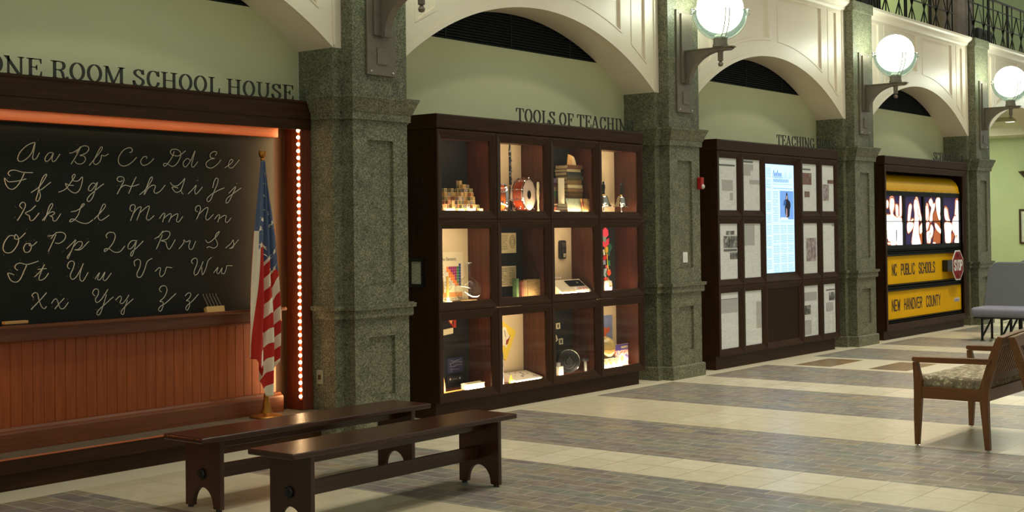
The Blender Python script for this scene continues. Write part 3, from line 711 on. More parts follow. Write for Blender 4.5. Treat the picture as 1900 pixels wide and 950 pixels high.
# --- middle row: chemistry set
zz = SH[1]
def sheet(name, lab, cat, x0, x1, z0, z1, y=8.168, mat=None, group=None):
    t = thing(name, lab, cat, ((x0+x1)/2, y, z0), group)
    b = MB(); b.box(x0, x1, y-.0025, y, z0, z1); b.build('sheet', mat or flat('ivory_poster_paper', (230, 214, 176), .8), t)
    return t
INK = flat('dark_ink', (58, 48, 38), .9)
def textcurve(b, s, x, z, h, y, w=None):
    """plain lettering from the built-in font, laid on an upright sheet"""
    cu = bpy.data.curves.new('t', 'FONT'); cu.body = s; cu.size = h; cu.extrude = .0004
    ob = bpy.data.objects.new('t', cu); me = bpy.data.meshes.new_from_object(ob)
    X = [v.co.x for v in me.vertices]; k = (w/(max(X)-min(X))) if w else 1
    b.add([(x+v.co.x*k, y+v.co.z, z+v.co.y) for v in me.vertices], [tuple(p.vertices) for p in me.polygons])
    bpy.data.objects.remove(ob); bpy.data.curves.remove(cu); bpy.data.meshes.remove(me)
def textlines(b, x0, x1, z0, z1, y, step=.012, th=.004, fill=.85):
    z = z1
    while z-th > z0:
        x = x0
        while x < x1-.004:
            w = min(random.uniform(.012, .05), x1-x)
            if random.random() < fill: b.add([(x, y, z-th), (x+w*.86, y, z-th), (x+w*.86, y, z), (x, y, z)], [(0, 1, 2, 3)])
            x += w
        z -= step
t = sheet('element_poster', 'poster of the coloured table of the elements behind the glass flask', 'poster', 9.04, 9.614, zz+.001, 1.474)
b = MB(); textcurve(b, 'the Elements', 9.305, 1.395, .046, 8.1645, .21); b.build('heading', INK, t)
ECOL = dict(o=(226, 120, 44), m=(156, 44, 108), g=(66, 132, 74), b=(48, 62, 130), w=(204, 196, 180))
grid = ['.......b', '.ommmmgb', 'woommmgb', 'wwoommgb', 'wwooomgb', 'wwwoomgb', 'wwwwoogb', 'wwwwwoob'][:8]
parts = {}
for r_, row in enumerate(grid):
    for c_, ch in enumerate(row):
        if ch == '.': continue
        parts.setdefault(ch, MB())
        x = 9.345+c_*.0295; z = 1.365-r_*.0262
        parts[ch].add([(x, 8.1642, z-.0245), (x+.0285, 8.1642, z-.0245), (x+.0285, 8.1642, z), (x, 8.1642, z)], [(0, 1, 2, 3)])
for ch, b in parts.items(): b.build('element_cells', flat('element_cell_print', ECOL[ch], .75), t)
b = MB(); b.add([(9.28, 8.1643, 1.055), (9.6, 8.1643, 1.055), (9.6, 8.1643, 1.10), (9.28, 8.1643, 1.10)], [(0, 1, 2, 3)]); b.build('orange_band', flat('orange_print', (226, 150, 84), .75), t)
b = MB(); textlines(b, 9.29, 9.34, 1.22, 1.36, 8.1641); textlines(b, 9.29, 9.6, 1.03, 1.048, 8.1641, .009, .003); textlines(b, 9.29, 9.45, 1.12, 1.20, 8.1641); b.build('small_print', INK, t)
FGLASS = glassmat('laboratory_glass', (.93, .95, .93), .16)
fx, fy = 9.50, 8.01
t = thing('glass_flask', 'clear round-bottomed glass flask with a long neck before the element poster', 'flask', (fx, fy, zz))
prof = [(.050, zz+.004), (.085, zz+.018), (.118, zz+.055), (.128, zz+.105), (.118, zz+.150), (.085, zz+.190), (.045, zz+.212), (.030, zz+.225), (.028, zz+.24), (.028, zz+.345), (.036, zz+.352), (.037, zz+.357), (.030, zz+.357)]
b = MB(); b.lathe(prof, (fx, fy, 0), 'z', 40); b.build('body', FGLASS, t, smooth=True)
b = MB(); b.tube([(fx+.033*math.cos(a), fy+.033*math.sin(a), zz+.354) for a in [2*PI*i/24 for i in range(24)]], .004, 6, closed=True); b.build('lip', flat('glass_lip', (210, 204, 190), .1, spec=.8), t, smooth=True)
b = MB(); b.tube([(fx+.075*math.cos(a), fy+.075*math.sin(a), zz+.006) for a in [2*PI*i/32 for i in range(32)]], .006, 6, closed=True); b.build('cork_ring', flat('cork', (190, 150, 96), .8), t, smooth=True)
t = thing('test_tube', 'thin amber test tube standing left of the round flask', 'test tube', (9.143, 7.95, zz))
b = MB(); b.lathe([(.004, zz+.03), (.012, zz+.04), (.013, zz+.06), (.013, zz+.235), (.016, zz+.24)], (9.143, 7.95, 0), 'z', 16); b.build('tube', flat('amber_glass', (214, 176, 84), .12, spec=.8), t, smooth=True)
b = MB(); b.lathe([(.040, zz+.0005), (.040, zz+.012), (.016, zz+.03), (.016, zz+.05)], (9.143, 7.95, 0), 'z', 20); b.build('foot', flat('pale_glass_foot', (222, 204, 150), .15, spec=.8), t, smooth=True)
t = thing('microscope', 'small dark brass instrument at the left edge of the chemistry compartment', 'instrument', (9.055, 7.955, zz))
b = MB(); b.box(9.02, 9.085, 7.925, 7.985, zz+.0005, zz+.014); b.build('base', BLACK, t, bevel=.003)
b = MB(); b.tube(cr([(9.04, 7.955, zz+.014), (9.03, 7.955, zz+.08), (9.055, 7.955, zz+.14), (9.085, 7.955, zz+.15)]), .009, 8); b.build('arm', BLACK, t, smooth=True)
b = MB(); b.tube([(9.085, 7.955, zz+.08), (9.07, 7.955, zz+.21)], [.012, .015], 12); b.build('barrel', BRASS, t, smooth=True)
# --- middle row: book pages and old books
for x0, x1, z0, z1, nm, lb in ((10.177, 10.430, 1.448, 1.646, 'book_page', 'upper framed double page with an oval engraving in the book compartment'), (10.177, 10.424, 1.122, 1.321, 'book_page', 'lower double page with script columns in the book compartment')):
    t = sheet(nm, lb, 'page', x0, x1, z0, z1, 8.168, flat('yellowed_paper', (226, 204, 154), .85), 'book pages on the black panel')
    m_ = (x0+x1)/2
    b = MB(); textlines(b, x0+.012, m_-.012, z0+.02, z1-.02, 8.1645, .014, .004, .9)
    if z0 > 1.3:
        el = [(m_+.065+.045*math.cos(a), 1.56+.062*math.sin(a)) for a in [2*PI*i/28 for i in range(28)]]
        for k_ in (1, .72, .4):
            b.tube([(m_+.065+(p[0]-m_-.065)*k_, 8.1645, 1.56+(p[1]-1.56)*k_) for p in el], .0022, 4, closed=True)
    else: textlines(b, m_+.012, x1-.012, z0+.02, z1-.02, 8.1645, .014, .004, .9)
    b.build('print', INK, t)
    b = MB(); b.box(m_-.0012, m_+.0012, 8.1642, 8.1656, z0, z1); b.build('gutter', flat('page_gutter', (186, 162, 112), .9), t)
def upbook(lab, x0, w, h, c, y0=7.95, d=.05):
    t = thing('old_book', lab, 'book', (x0+w/2, y0+d/2, zz), 'old books standing in the page compartment')
    m_ = bookmat(c); b = MB(); b.box(x0, x0+.003, y0, y0+d, zz+.0005, zz+h); b.box(x0+w-.003, x0+w, y0, y0+d, zz+.0005, zz+h); b.box(x0+.003, x0+w-.003, y0, y0+.003, zz+.0005, zz+h); b.build('cover', m_, t, bevel=.001)
    b = MB(); b.box(x0+.003, x0+w-.003, y0+.003, y0+d-.004, zz+.004, zz+h-.004); b.build('pages', LEAF, t)
    return t
upbook('green old book standing left of the other upright old books', 10.155, .036, .185, (84, 112, 62))
upbook('rust-brown old book standing second from the left', 10.235, .026, .155, (140, 74, 56))
upbook('ochre old book standing third from the left', 10.263, .030, .165, (150, 112, 66))
upbook('tan old book standing fourth, beside the open volume', 10.295, .022, .165, (172, 134, 88))
t = thing('open_old_book', 'open thick old volume with yellowed pages facing the glass', 'book', (10.44, 7.96, zz))
b = MB(); b.prism([(10.322, 7.952), (10.33, 7.944), (10.46, 7.952), (10.525, 7.944), (10.525, 7.985), (10.33, 7.99)], zz+.001, zz+.168, 'xy'); b.build('page_block', noisy('old_printed_pages', [(.35, (120, 92, 48)), (.6, (150, 120, 70)), (.8, (96, 70, 36))], 22, .85, 3, (1, 1, 5)), t)
b = MB(); b.box(10.318, 10.529, 7.990, 7.996, zz+.0005, zz+.172); b.build('cover', bookmat((112, 70, 36)), t)
b = MB(); b.prism([(10.17, 7.90), (10.245, 7.885), (10.26, 7.93), (10.18, 7.945)], zz+.0005, zz+.004, 'xy')
tag(b.build('paper_slip', PAPER, org=(10.21, 7.91, zz)), 'small white paper slip lying before the upright old books', 'paper')
# --- middle row: telephone handset and desk machine
t = thing('black_handset', 'black calculator-like handset fixed to the cream panel above the beige machine', 'handset', (11.187, 8.15, 1.37))
b = MB(); b.box(11.130, 11.245, 8.135, 8.1695, 1.370, 1.562); b.build('body', flat('black_plastic', (28, 27, 26), .35), t, bevel=.018, seg=3)
b = MB(); b.box(11.158, 11.222, 8.130, 8.136, 1.490, 1.540); b.build('display', flat('grey_display', (70, 66, 56), .2), t, bevel=.003)
b = MB(); b.box(11.160, 11.200, 8.130, 8.136, 1.437, 1.475); b.build('dial', flat('dull_grey_plate', (58, 56, 52), .3), t, bevel=.002)
b = MB()
for r_ in range(3):
    for c_ in range(3): b.box(11.180+c_*.015, 11.191+c_*.015, 8.130, 8.136, 1.388+r_*.014, 1.398+r_*.014)
b.build('keypad', flat('ivory_keys', (206, 192, 160), .5), t)
t = thing('desk_machine', 'beige sloping desk machine with a dark window, below the black handset', 'machine', (11.13, 8.0, zz))
b = MB(); b.prism([(7.90, zz+.0005), (8.14, zz+.0005), (8.14, zz+.135), (8.06, zz+.14), (7.90, zz+.022)], 10.83, 11.352, 'yz'); b.build('housing', flat('beige_enamel', (214, 196, 162), .4), t, bevel=.006)
Q = lambda x, s: (x, 7.90+.16*s-.003, zz+.022+.118*s+.003)
def slab(b, x0, x1, s0, s1, th=.004): b.add([Q(x0, s0), Q(x1, s0), Q(x1, s1), Q(x0, s1)]+[tuple(Vector(Q(x, s))+Vector((0, -.6, .8))*th) for x, s in ((x0, s0), (x1, s0), (x1, s1), (x0, s1))], [(0, 1, 2, 3), (4, 5, 6, 7), (0, 1, 5, 4), (1, 2, 6, 5), (2, 3, 7, 6), (3, 0, 4, 7)])
b = MB(); slab(b, 11.05, 11.31, .42, .88); b.build('dark_window', BLACK, t)
b = MB(); slab(b, 11.215, 11.24, .6, .72, .005); b.build('badge', flat('olive_badge', (120, 116, 84), .5), t)
b = MB(); slab(b, 11.08, 11.33, .06, .34, .003); b.build('key_panel', flat('pale_key_panel', (222, 206, 180), .5), t)
b = MB()
for k in range(5): slab(b, 11.14+k*.034, 11.162+k*.034, .12, .28, .008)
b.build('keys', flat('pinkish_keys', (206, 150, 128), .5), t)
t = thing('coiled_cord', 'white cable heaped on the back of the beige desk machine', 'cable', (10.95, 8.09, zz+.14))
b = MB(); b.tube(cr([(10.86+.022*k, 8.105+.018*math.sin(k*1.9), zz+.150+.022*abs(math.sin(k*1.1))) for k in range(12)], 5), .008, 8); b.build('cord', flat('white_cord', (222, 206, 184), .5), t, smooth=True)
# --- middle row: bright paper shapes and glue
t = thing('shape_collage', 'vertical cluster of bright coloured shapes on the black panel above the glue bottle', 'collage', (12.03, 8.165, 1.4))
shp = [((230, 62, 92), [(11.93, 1.66), (11.98, 1.695), (12.03, 1.66), (12.035, 1.61), (12.0, 1.585), (11.93, 1.60)]), ((128, 150, 132), [(11.94, 1.60), (12.0, 1.59), (11.985, 1.53), (11.94, 1.545)]),
       ((222, 60, 84), [(11.93, 1.545), (12.0, 1.555), (12.055, 1.575), (12.05, 1.51), (11.985, 1.475), (11.94, 1.49)]), ((240, 190, 84), [(12.0, 1.545), (12.035, 1.555), (12.05, 1.515), (12.02, 1.49)]),
       ((226, 172, 44), [(11.975, 1.475), (12.02, 1.485), (12.025, 1.425), (11.985, 1.42)]), ((32, 92, 66), [(12.03, 1.50), (12.085, 1.515), (12.11, 1.475), (12.07, 1.43), (12.03, 1.44)]),
       ((44, 104, 84), [(12.01, 1.42), (12.06, 1.43), (12.065, 1.39), (12.03, 1.38)]), ((226, 222, 190), [(11.945, 1.45), (11.965, 1.455), (11.985, 1.39), (11.955, 1.39)]),
       ((196, 36, 40), [(11.93, 1.37), (11.97, 1.395), (12.0, 1.36), (11.96, 1.335), (11.935, 1.345)]), ((206, 36, 40), [(12.0, 1.405), (12.03, 1.40), (12.02, 1.365), (11.995, 1.37)]),
       ((150, 150, 176), [(11.94, 1.34), (11.98, 1.345), (11.985, 1.29), (11.945, 1.29)]), ((36, 116, 70), [(12.02, 1.33), (12.07, 1.335), (12.075, 1.28), (12.02, 1.27)]),
       ((224, 96, 96), [(11.985, 1.28), (12.015, 1.285), (12.02, 1.25), (11.99, 1.245)]), ((150, 166, 174), [(11.955, 1.245), (12.01, 1.25), (11.995, 1.22), (11.97, 1.19), (11.99, 1.15), (11.95, 1.17)]),
       ((226, 72, 36), [(12.02, 1.23), (12.07, 1.235), (12.085, 1.19), (12.05, 1.165), (12.015, 1.185)]), ((60, 120, 76), [(11.99, 1.205), (12.02, 1.20), (12.01, 1.165)]), ((206, 52, 36), [(11.95, 1.15), (11.99, 1.155), (12.0, 1.12), (11.955, 1.12)])]
for k, (c, p) in enumerate(shp):
    b = MB(); b.prism(p, 8.150+.003*(k % 4), 8.1655, 'xz'); b.build('shape', flat('bright_paper', c, .7), t)
b = MB(); b.tube(cr([(11.97, 8.147, 1.45), (12.0, 8.147, 1.38), (12.005, 8.147, 1.30), (12.03, 8.147, 1.22)]), .004, 6); b.build('yellow_stalk', flat('yellow_stalk_paint', (226, 200, 60), .6), t, smooth=True)
t = thing('glue_bottle', 'white glue bottle standing below the coloured shapes', 'glue bottle', (11.715, 7.95, zz))
b = MB(); b.lathe([(.052, zz+.0005), (.056, zz+.006), (.056, zz+.098), (.048, zz+.108), (.022, zz+.113)], (11.715, 7.95, 0), 'z', 28, 0, (0, 2*PI), .6); b.build('bottle', flat('white_plastic', (240, 234, 214), .35), t, smooth=True)
b = MB(); b.lathe([(.018, zz+.111), (.017, zz+.122), (.010, zz+.126), (.006, zz+.142), (0, zz+.146)], (11.715, 7.95, 0), 'z', 18); b.build('nozzle', flat('orange_nozzle', (236, 170, 96), .4), t, smooth=True)
b = MB(); b.box(11.688, 11.742, 7.914, 7.9165, zz+.025, zz+.085); b.build('label', flat('glue_label', (206, 150, 110), .6), t)
b = MB(); b.box(11.697, 11.733, 7.9125, 7.914, zz+.045, zz+.058); b.build('label_band', flat('dark_label_band', (70, 44, 40), .6), t)
# --- bottom row: first compartment
zz = SH[2]
def plate(name, lab, cat, poly, mat, y0=8.150, y1=8.1695, parts=()):
    c = (sum(p[0] for p in poly)/len(poly), y1, min(p[1] for p in poly))
    t = thing(name, lab, cat, c); b = MB(); b.prism(poly, y0, y1, 'xz'); b.build('face', mat, t, bevel=.001)
    for nm, p, m_ in parts:
        b = MB(); b.prism(p, y0-.0015, y0-.0001, 'xz'); b.build(nm, m_, t)
    return t
plate('red_card', 'small red and orange card at the top of the lower left compartment', 'card', [(9.375, .852), (9.49, .856), (9.488, .768), (9.452, .775)], flat('red_card_face', (186, 52, 36), .6), parts=(('orange_corner', [(9.38, .850), (9.435, .852), (9.43, .815), (9.41, .81)], flat('orange_print', (230, 160, 90), .7)), ('dark_corner', [(9.425, .83), (9.452, .835), (9.45, .79)], BLACK)))
plate('caption_strip', 'narrow cream caption strip below the red card', 'caption', [(9.28, .757), (9.446, .770), (9.446, .718), (9.28, .705)], flat('cream_strip', (232, 212, 170), .8))
circ = [flat('circuit_blue', (44, 46, 78), .5), flat('circuit_silver', (170, 160, 166), .4)]
t = plate('circuit_board', 'dark blue square circuit board on the black panel', 'circuit board', rect(9.364, 9.582, .352, .49), circ[0])
b = MB()
for p in ([(9.40, .47), (9.44, .458), (9.55, .474)], [(9.39, .44), (9.47, .452), (9.56, .45)], [(9.385, .415), (9.44, .41), (9.50, .425), (9.56, .42)], [(9.39, .39), (9.46, .385), (9.53, .38)]):
    b.tube([(q[0], 8.149, q[1]) for q in p], .0018, 5)
for q in ((9.41, .372), (9.55, .44), (9.40, .43)): b.sphere((q[0], 8.149, q[1]), .005, 8)
b.build('traces', circ[1], t)
t = plate('cassette', 'dark little cassette with two pale hubs under the circuit board', 'cassette', rect(9.355, 9.575, .262, .325), flat('dark_cassette_shell', (34, 32, 38), .5))
for x in (9.395, 9.532):
    b = MB(); b.lathe([(.0, 8.146), (.010, 8.147), (.010, 8.151)], (x, 0, .296), 'y', 14); b.build('hub', flat('pale_hub', (190, 184, 160), .5), t)
b = MB(); b.box(9.42, 9.50, 8.1475, 8.1505, .286, .302); b.build('window', flat('grey_window', (90, 86, 88), .3), t)
t = thing('wooden_triangle', 'tan wooden quarter-round piece at the left edge of the lower left compartment', 'wooden piece', (9.05, 7.95, zz))
b = MB(); b.prism([(8.99, zz+.0005), (9.10, zz+.0005), (9.098, zz+.05), (9.085, zz+.12), (9.06, zz+.19), (9.04, zz+.215), (9.0, zz+.19)], 7.95, 7.965, 'xz'); b.build('panel', flat('tan_wood', (206, 150, 92), .5), t)
t = thing('white_box', 'low white box lying at the front of the lower left compartment', 'box', (9.47, 7.95, zz))
b = MB(); b.box(9.355, 9.595, 7.905, 7.985, zz+.0005, zz+.048); b.build('box', flat('white_card', (240, 226, 196), .6), t, bevel=.002)
b = MB(); b.box(9.352, 9.598, 7.902, 7.988, zz+.049, zz+.055); b.build('lid', flat('cream_card_lid', (232, 214, 178), .6), t)
t = thing('compass_pen', 'thin drawing instrument lying across the white box', 'drawing instrument', (9.52, 7.945, zz+.056))
b = MB(); b.tube([(9.33, 7.945, zz+.061), (9.55, 7.945, zz+.061), (9.585, 7.945, zz+.061)], [.0045, .0055, .0045], 10); b.build('shaft', flat('cream_shaft', (226, 208, 166), .4), t, smooth=True)
b = MB(); b.tube([(9.585, 7.945, zz+.061), (9.61, 7.945, zz+.062), (9.675, 7.945, zz+.064)], [.0045, .003, .001], 8); b.build('nib', CHROME, t, smooth=True)
t = thing('wooden_ruler', 'brown wooden ruler lying at the front left of the lower left compartment', 'ruler', (9.15, 7.90, zz))
b = MB(); b.box(8.99, 9.34, 7.885, 7.912, zz+.0005, zz+.005); b.build('stick', OAK, t)
b = MB()
for k in range(18): b.box(9.0+k*.019, 9.0012+k*.019, 7.886, 7.893, zz+.005, zz+.0054)
b.build('graduations', INK, t)
t = thing('pencil', 'dark yellow pencil lying behind the wooden ruler', 'pencil', (9.17, 7.93, zz))
b = MB(); b.tube([(9.02, 7.93, zz+.0065), (9.32, 7.96, zz+.0065)], .006, 6); b.build('barrel', flat('ochre_lacquer', (156, 120, 56), .4), t)
b = MB(); b.tube([(9.32, 7.96, zz+.0065), (9.345, 7.9625, zz+.0065)], [.006, .0006], 6); b.build('point', flat('bare_wood', (206, 170, 120), .7), t)
# --- bottom row: second compartment
plate('yellow_placard', 'yellow diamond placard with a white leaf-like map on the cream panel', 'placard', [(10.16, .80), (10.392, .676), (10.233, .40), (10.0, .53)], flat('yellow_card', (232, 198, 64), .65), parts=(
    ('white_map', [(10.15, .70), (10.20, .735), (10.235, .72), (10.26, .665), (10.30, .625), (10.275, .60), (10.25, .56), (10.235, .52), (10.21, .55), (10.17, .55), (10.15, .60)], flat('white_map_print', (236, 222, 196), .7)),))
t = bpy.data.objects['yellow_placard']
b = MB(); b.prism([(10.235, .60), (10.27, .615), (10.30, .65), (10.275, .60), (10.25, .56), (10.225, .555)], 8.1462, 8.1484, 'xz'); b.build('red_region', flat('red_map_print', (150, 44, 36), .7), t)
b = MB(); b.tube([(10.205, 8.1478, .70), (10.215, 8.1478, .66), (10.225, 8.1478, .63)], .003, 5); b.build('map_line', INK, t)
t = thing('drafting_board', 'white sloping board with black marks lying on the compartment floor', 'board', (10.28, 8.0, zz))
b = MB(); b.prism([(7.90, zz+.0005), (8.12, zz+.0005), (8.12, zz+.075), (7.90, zz+.020)], 10.07, 10.50, 'yz'); b.build('body', flat('white_board', (234, 216, 186), .55), t, bevel=.002)
b = MB()
for k in range(16):
    s0 = random.uniform(.12, .85); x = random.uniform(10.13, 10.45); w = random.uniform(.012, .035)
    b.add([(x, 7.90+.22*s0, zz+.0207+.055*s0), (x+w, 7.90+.22*s0, zz+.0207+.055*s0), (x+w, 7.90+.22*(s0+.05), zz+.0207+.055*(s0+.05)), (x, 7.90+.22*(s0+.05), zz+.0207+.055*(s0+.05))], [(0, 1, 2, 3)])
b.build('marks', INK, t)
t = thing('yellow_crayon', 'stubby yellow cone-tipped bottle beside the white sloping board', 'bottle', (10.013, 7.92, zz))
b = MB(); b.lathe([(.020, zz+.0005), (.021, zz+.004), (.020, zz+.035), (.012, zz+.05), (.009, zz+.075), (.003, zz+.082)], (10.013, 7.92, 0), 'z', 18); b.build('bottle', flat('yellow_plastic', (236, 204, 80), .4), t, smooth=True)
t = thing('globe_model', 'blue and white rolled sheet at the left edge of the placard compartment', 'rolled sheet', (9.90, 7.96, zz))
b = MB(); b.lathe([(.034, zz+.0005), (.034, zz+.30)], (9.905, 7.965, 0), 'z', 20); b.build('roll', noisy('blue_printed_sheet', [(.35, (72, 78, 116)), (.6, (180, 172, 160))], 16, .6), t, smooth=True)
t.name = 'rolled_sheet'
# --- bottom row: third compartment
SLIDE = flat('white_slide_mount', (236, 220, 180), .7)
for i, (x, z, a, lb) in enumerate(((11.108, .682, .05, 'white slide mount, the highest of the three on the black panel'), (11.058, .553, .45, 'white slide mount tilted at the left edge of the black panel'), (11.155, .521, .02, 'white slide mount on the black panel, lower right of the three'))):
    t = thing('slide_mount', lb, 'slide', (x, 8.165, z), 'slide mounts')
    R_ = lambda p: (x+p[0]*math.cos(a)-p[1]*math.sin(a), z+p[0]*math.sin(a)+p[1]*math.cos(a))
    b = MB(); b.holed([R_(p) for p in rect(-.032, .032, -.030, .030)], [[R_(p) for p in rect(-.015, .013, -.018, .018)]], 8.158, 8.1695); b.build('mount', SLIDE, t)
    b = MB(); b.prism([R_(p) for p in rect(-.015, .013, -.018, .018)], 8.163, 8.167); b.build('film', BLACK, t)
RUB = flat('black_rubber', (15, 14, 14), .6, spec=.3)
px_, py_, pz_ = 11.09, 8.03, zz+.119
t = thing('slide_carousel', 'black round slide carousel standing on its rim in the dark compartment', 'carousel', (px_, py_, zz))
b = MB(); b.lathe([(.112, -.04), (.118, -.035), (.118, -.01), (.112, -.006), (.112, .03), (.06, .035)], (px_, py_, pz_), 'y', 48); b.build('drum', RUB, t, smooth=True)
for r_, h, m_ in ((.116, -.036, NICKEL), (.088, -.041, RUB), (.062, -.043, RUB)):
    b = MB(); b.tube([(px_+r_*math.cos(a), py_+h, pz_+r_*math.sin(a)) for a in [2*PI*i/48 for i in range(48)]], .0035, 6, closed=True); b.build('ring', m_, t, smooth=True)
b = MB(); b.lathe([(.035, -.058), (.042, -.05), (.042, -.038)], (px_, py_, pz_), 'y', 28); b.build('hub', flat('dark_lens', (34, 32, 32), .12), t, smooth=True)
b = MB()
for k in range(40):
    a = 2*PI*k/40; b.bar((px_+.094*math.cos(a), py_-.041, pz_+.094*math.sin(a)), (px_+.110*math.cos(a), py_-.041, pz_+.110*math.sin(a)), .002, .003, (0, 1, 0))
b.build('slot_ribs', flat('grey_rib', (40, 39, 36), .5), t); t.rotation_euler = (0, 0, -.64)
GREYM = flat('grey_metal', (150, 146, 138), .4, .4)
t = thing('silver_stand', 'pale metal block standing left of the black carousel', 'block', (10.83, 7.95, zz))
b = MB(); b.box(10.80, 10.875, 7.93, 7.975, zz+.0005, zz+.09); b.build('block', flat('pale_metal', (214, 206, 186), .35, .2), t, bevel=.003)
b = MB(); b.box(10.785, 10.835, 7.935, 7.97, zz+.09, zz+.13); b.build('head', GREYM, t, bevel=.003)
t = thing('hammer_tool', 'grey hammer-shaped metal tool standing right of the black carousel', 'tool', (11.285, 7.95, zz))
b = MB(); b.box(11.272, 11.302, 7.94, 7.962, zz+.0005, zz+.105); b.build('handle', GREYM, t, bevel=.004)
b = MB(); b.box(11.245, 11.325, 7.932, 7.97, zz+.105, zz+.135); b.build('head', flat('dark_steel', (96, 92, 88), .35, .6), t, bevel=.005)
# --- bottom row: fourth compartment
t = sheet('map_poster', 'blue poster with an orange landmass behind the gold globe', 'poster', 11.80, 12.109, zz+.01, .742, 8.168, noisy('blue_map_print', [(.3, (118, 130, 176)), (.7, (140, 150, 190))], 8, .7))
b = MB(); b.prism([(11.92, .60), (11.96, .615), (12.0, .60), (12.05, .62), (12.06, .585), (12.03, .55), (12.0, .555), (11.985, .51), (11.955, .50), (11.94, .54), (11.915, .56)], 8.1640, 8.1654); b.prism([(11.93, .49), (11.96, .48), (11.97, .42), (11.94, .40), (11.925, .44)], 8.1640, 8.1654); b.build('landmass', flat('orange_map_print', (222, 104, 56), .7), t)
t = thing('gold_globe', 'golden globe on a stand, cut off by the left edge of its compartment', 'globe', (11.72, 8.02, zz))
b = MB(); b.sphere((11.745, 8.03, zz+.205), .122, 32); b.build('ball', noisy('gold_and_olive_map', [(.4, (206, 170, 96)), (.55, (176, 150, 84)), (.7, (214, 184, 120))], 7, .3), t, smooth=True)
b = MB(); b.lathe([(.07, zz+.0005), (.068, zz+.012), (.02, zz+.03), (.015, zz+.085)], (11.745, 8.03, 0), 'z', 24); b.build('stand', BRASS, t, smooth=True)
b = MB(); b.tube([(11.745+.1225*math.cos(a), 8.03+.1225*math.sin(a), zz+.195) for a in [2*PI*i/48 for i in range(48)]], .0012, 5, closed=True); b.build('equator_line', INK, t)
MAGM = noisy('busy_cover_print', [(.30, (96, 76, 140)), (.42, (120, 104, 168)), (.5, (232, 214, 190)), (.58, (196, 84, 60)), (.68, (236, 224, 206)), (.8, (70, 60, 120))], 16, .45, 2)
t = thing('activity_book', 'purple-topped picture book standing at the front right of the globe compartment', 'book', (11.98, 7.97, zz))
b = MB(); b.box(11.845, 12.105, 7.962, 7.978, zz+.0005, zz+.228); b.build('cover', MAGM, t)
b = MB(); b.box(11.847, 12.103, 7.9605, 7.9618, zz+.165, zz+.226); b.build('title_band', flat('purple_print', (72, 52, 124), .5), t)
b = MB(); textcurve(b, 'country', 11.965, zz+.185, .05, 7.960, .125); b.build('title', flat('yellow_title', (226, 204, 90), .6), t)
b = MB(); b.lathe([(.0001, 0), (.06, 0)], (11.985, 7.9612, zz+.075), 'y', 28); b.build('plate_picture', flat('cream_plate_print', (240, 224, 196), .6), t)
b = MB(); b.lathe([(.0001, 0), (.032, 0)], (11.985, 7.9604, zz+.075), 'y', 24); b.build('plate_centre', flat('yellow_plate_print', (226, 176, 90), .6), t)
t = thing('paper_plates', 'cream sheet printed with round plates in front of the gold globe', 'sheet', (11.72, 7.92, zz))
b = MB(); b.add([(11.56, 7.905, zz+.001), (11.90, 7.905, zz+.001), (11.90, 7.94, zz+.085), (11.80, 7.945, zz+.10), (11.56, 7.945, zz+.10)], [(0, 1, 2, 3, 4)]); b.add([(11.56, 7.908, zz+.001), (11.90, 7.908, zz+.001), (11.90, 7.943, zz+.085), (11.80, 7.948, zz+.10), (11.56, 7.948, zz+.10)], [(4, 3, 2, 1, 0)]); b.build('sheet', flat('cream_sheet', (238, 222, 190), .6), t, fix=False)
d_ = Vector((0, .04, .099)).normalized(); nn = Vector((0, -.099, .04)).normalized()
for cx_, r_, c in ((11.62, .036, (226, 170, 96)), (11.71, .042, (220, 160, 84)), (11.81, .034, (222, 176, 110))):
    c0 = Vector((cx_, 7.905, zz+.001))+d_*.050+nn*.001
    for rr_, cc in ((1, c), (.78, (238, 222, 190)), (.5, c)):
        b = MB(); b.add([tuple(c0+nn*.0006*(1.5-rr_)+Vector((1, 0, 0))*r_*rr_*math.cos(a)+d_*r_*rr_*math.sin(a)) for a in [2*PI*i/24 for i in range(24)]], [tuple(range(24))]); b.build('plate_print', flat('plate_print_ink', cc, .7), t, fix=False)
# ---------------------------------------------------------------- newspaper cabinet
NX = [13.835, 14.43, 15.02, 16.03, 16.615, 17.15]; NZ = [(1.803, 2.585), (.982, 1.803), (.16, .982)]
nc = thing('newspaper_cabinet', 'dark wood cabinet of glazed newspaper pages around a tall lit screen', 'display cabinet', (15.49, 8.0, 0))
cabinet_shell(nc, 13.835, 17.15, 7.82, 2.585, .16, 2.722)
b = MB(); b.box(13.857, 15.02, 7.861, 7.90, .18, 2.56); b.box(16.03, 17.128, 7.861, 7.90, .18, 2.56); b.box(15.02, 16.03, 7.885, 7.90, .18, 2.56); b.build('backing_board', WOODZ, nc)
for r in range(3):
    for c in (0, 1, 3, 4):
        b = MB(); frame(b, NX[c]+.002, NX[c+1]-.002, NZ[r][0]+.002, NZ[r][1]-.002, 7.82, .078, .018, .026); d = b.build('page_frame', [WOODZ, WOODX], nc)
        b = MB(); b.box(NX[c]+.076, NX[c+1]-.076, 7.841, 7.844, NZ[r][0]+.076, NZ[r][1]-.076); p = b.build('glass_pane', GLASS, nc); p.parent = d
b = MB(); frame(b, 15.022, 16.028, NZ[1][0]+.002, 2.583, 7.82, .10, .045, .06); b.build('screen_frame', [WOODZ, WOODX], nc)
b = MB(); frame(b, 15.022, 16.028, NZ[2][0]+.002, NZ[2][1]-.002, 7.82, .078, .024, .05); d = b.build('panel_door', [WOODZ, WOODX], nc)
b = MB(); b.box(15.10, 15.95, 7.848, 7.87, .238, .905); p = b.build('door_panel', wood('panel_wood', (36, 21, 9), (56, 34, 15), 'z', .6, .15), nc); p.parent = d
NEWS = noisy('newsprint_paper', [(.3, (234, 234, 230)), (.7, (242, 242, 238))], 12, .85)
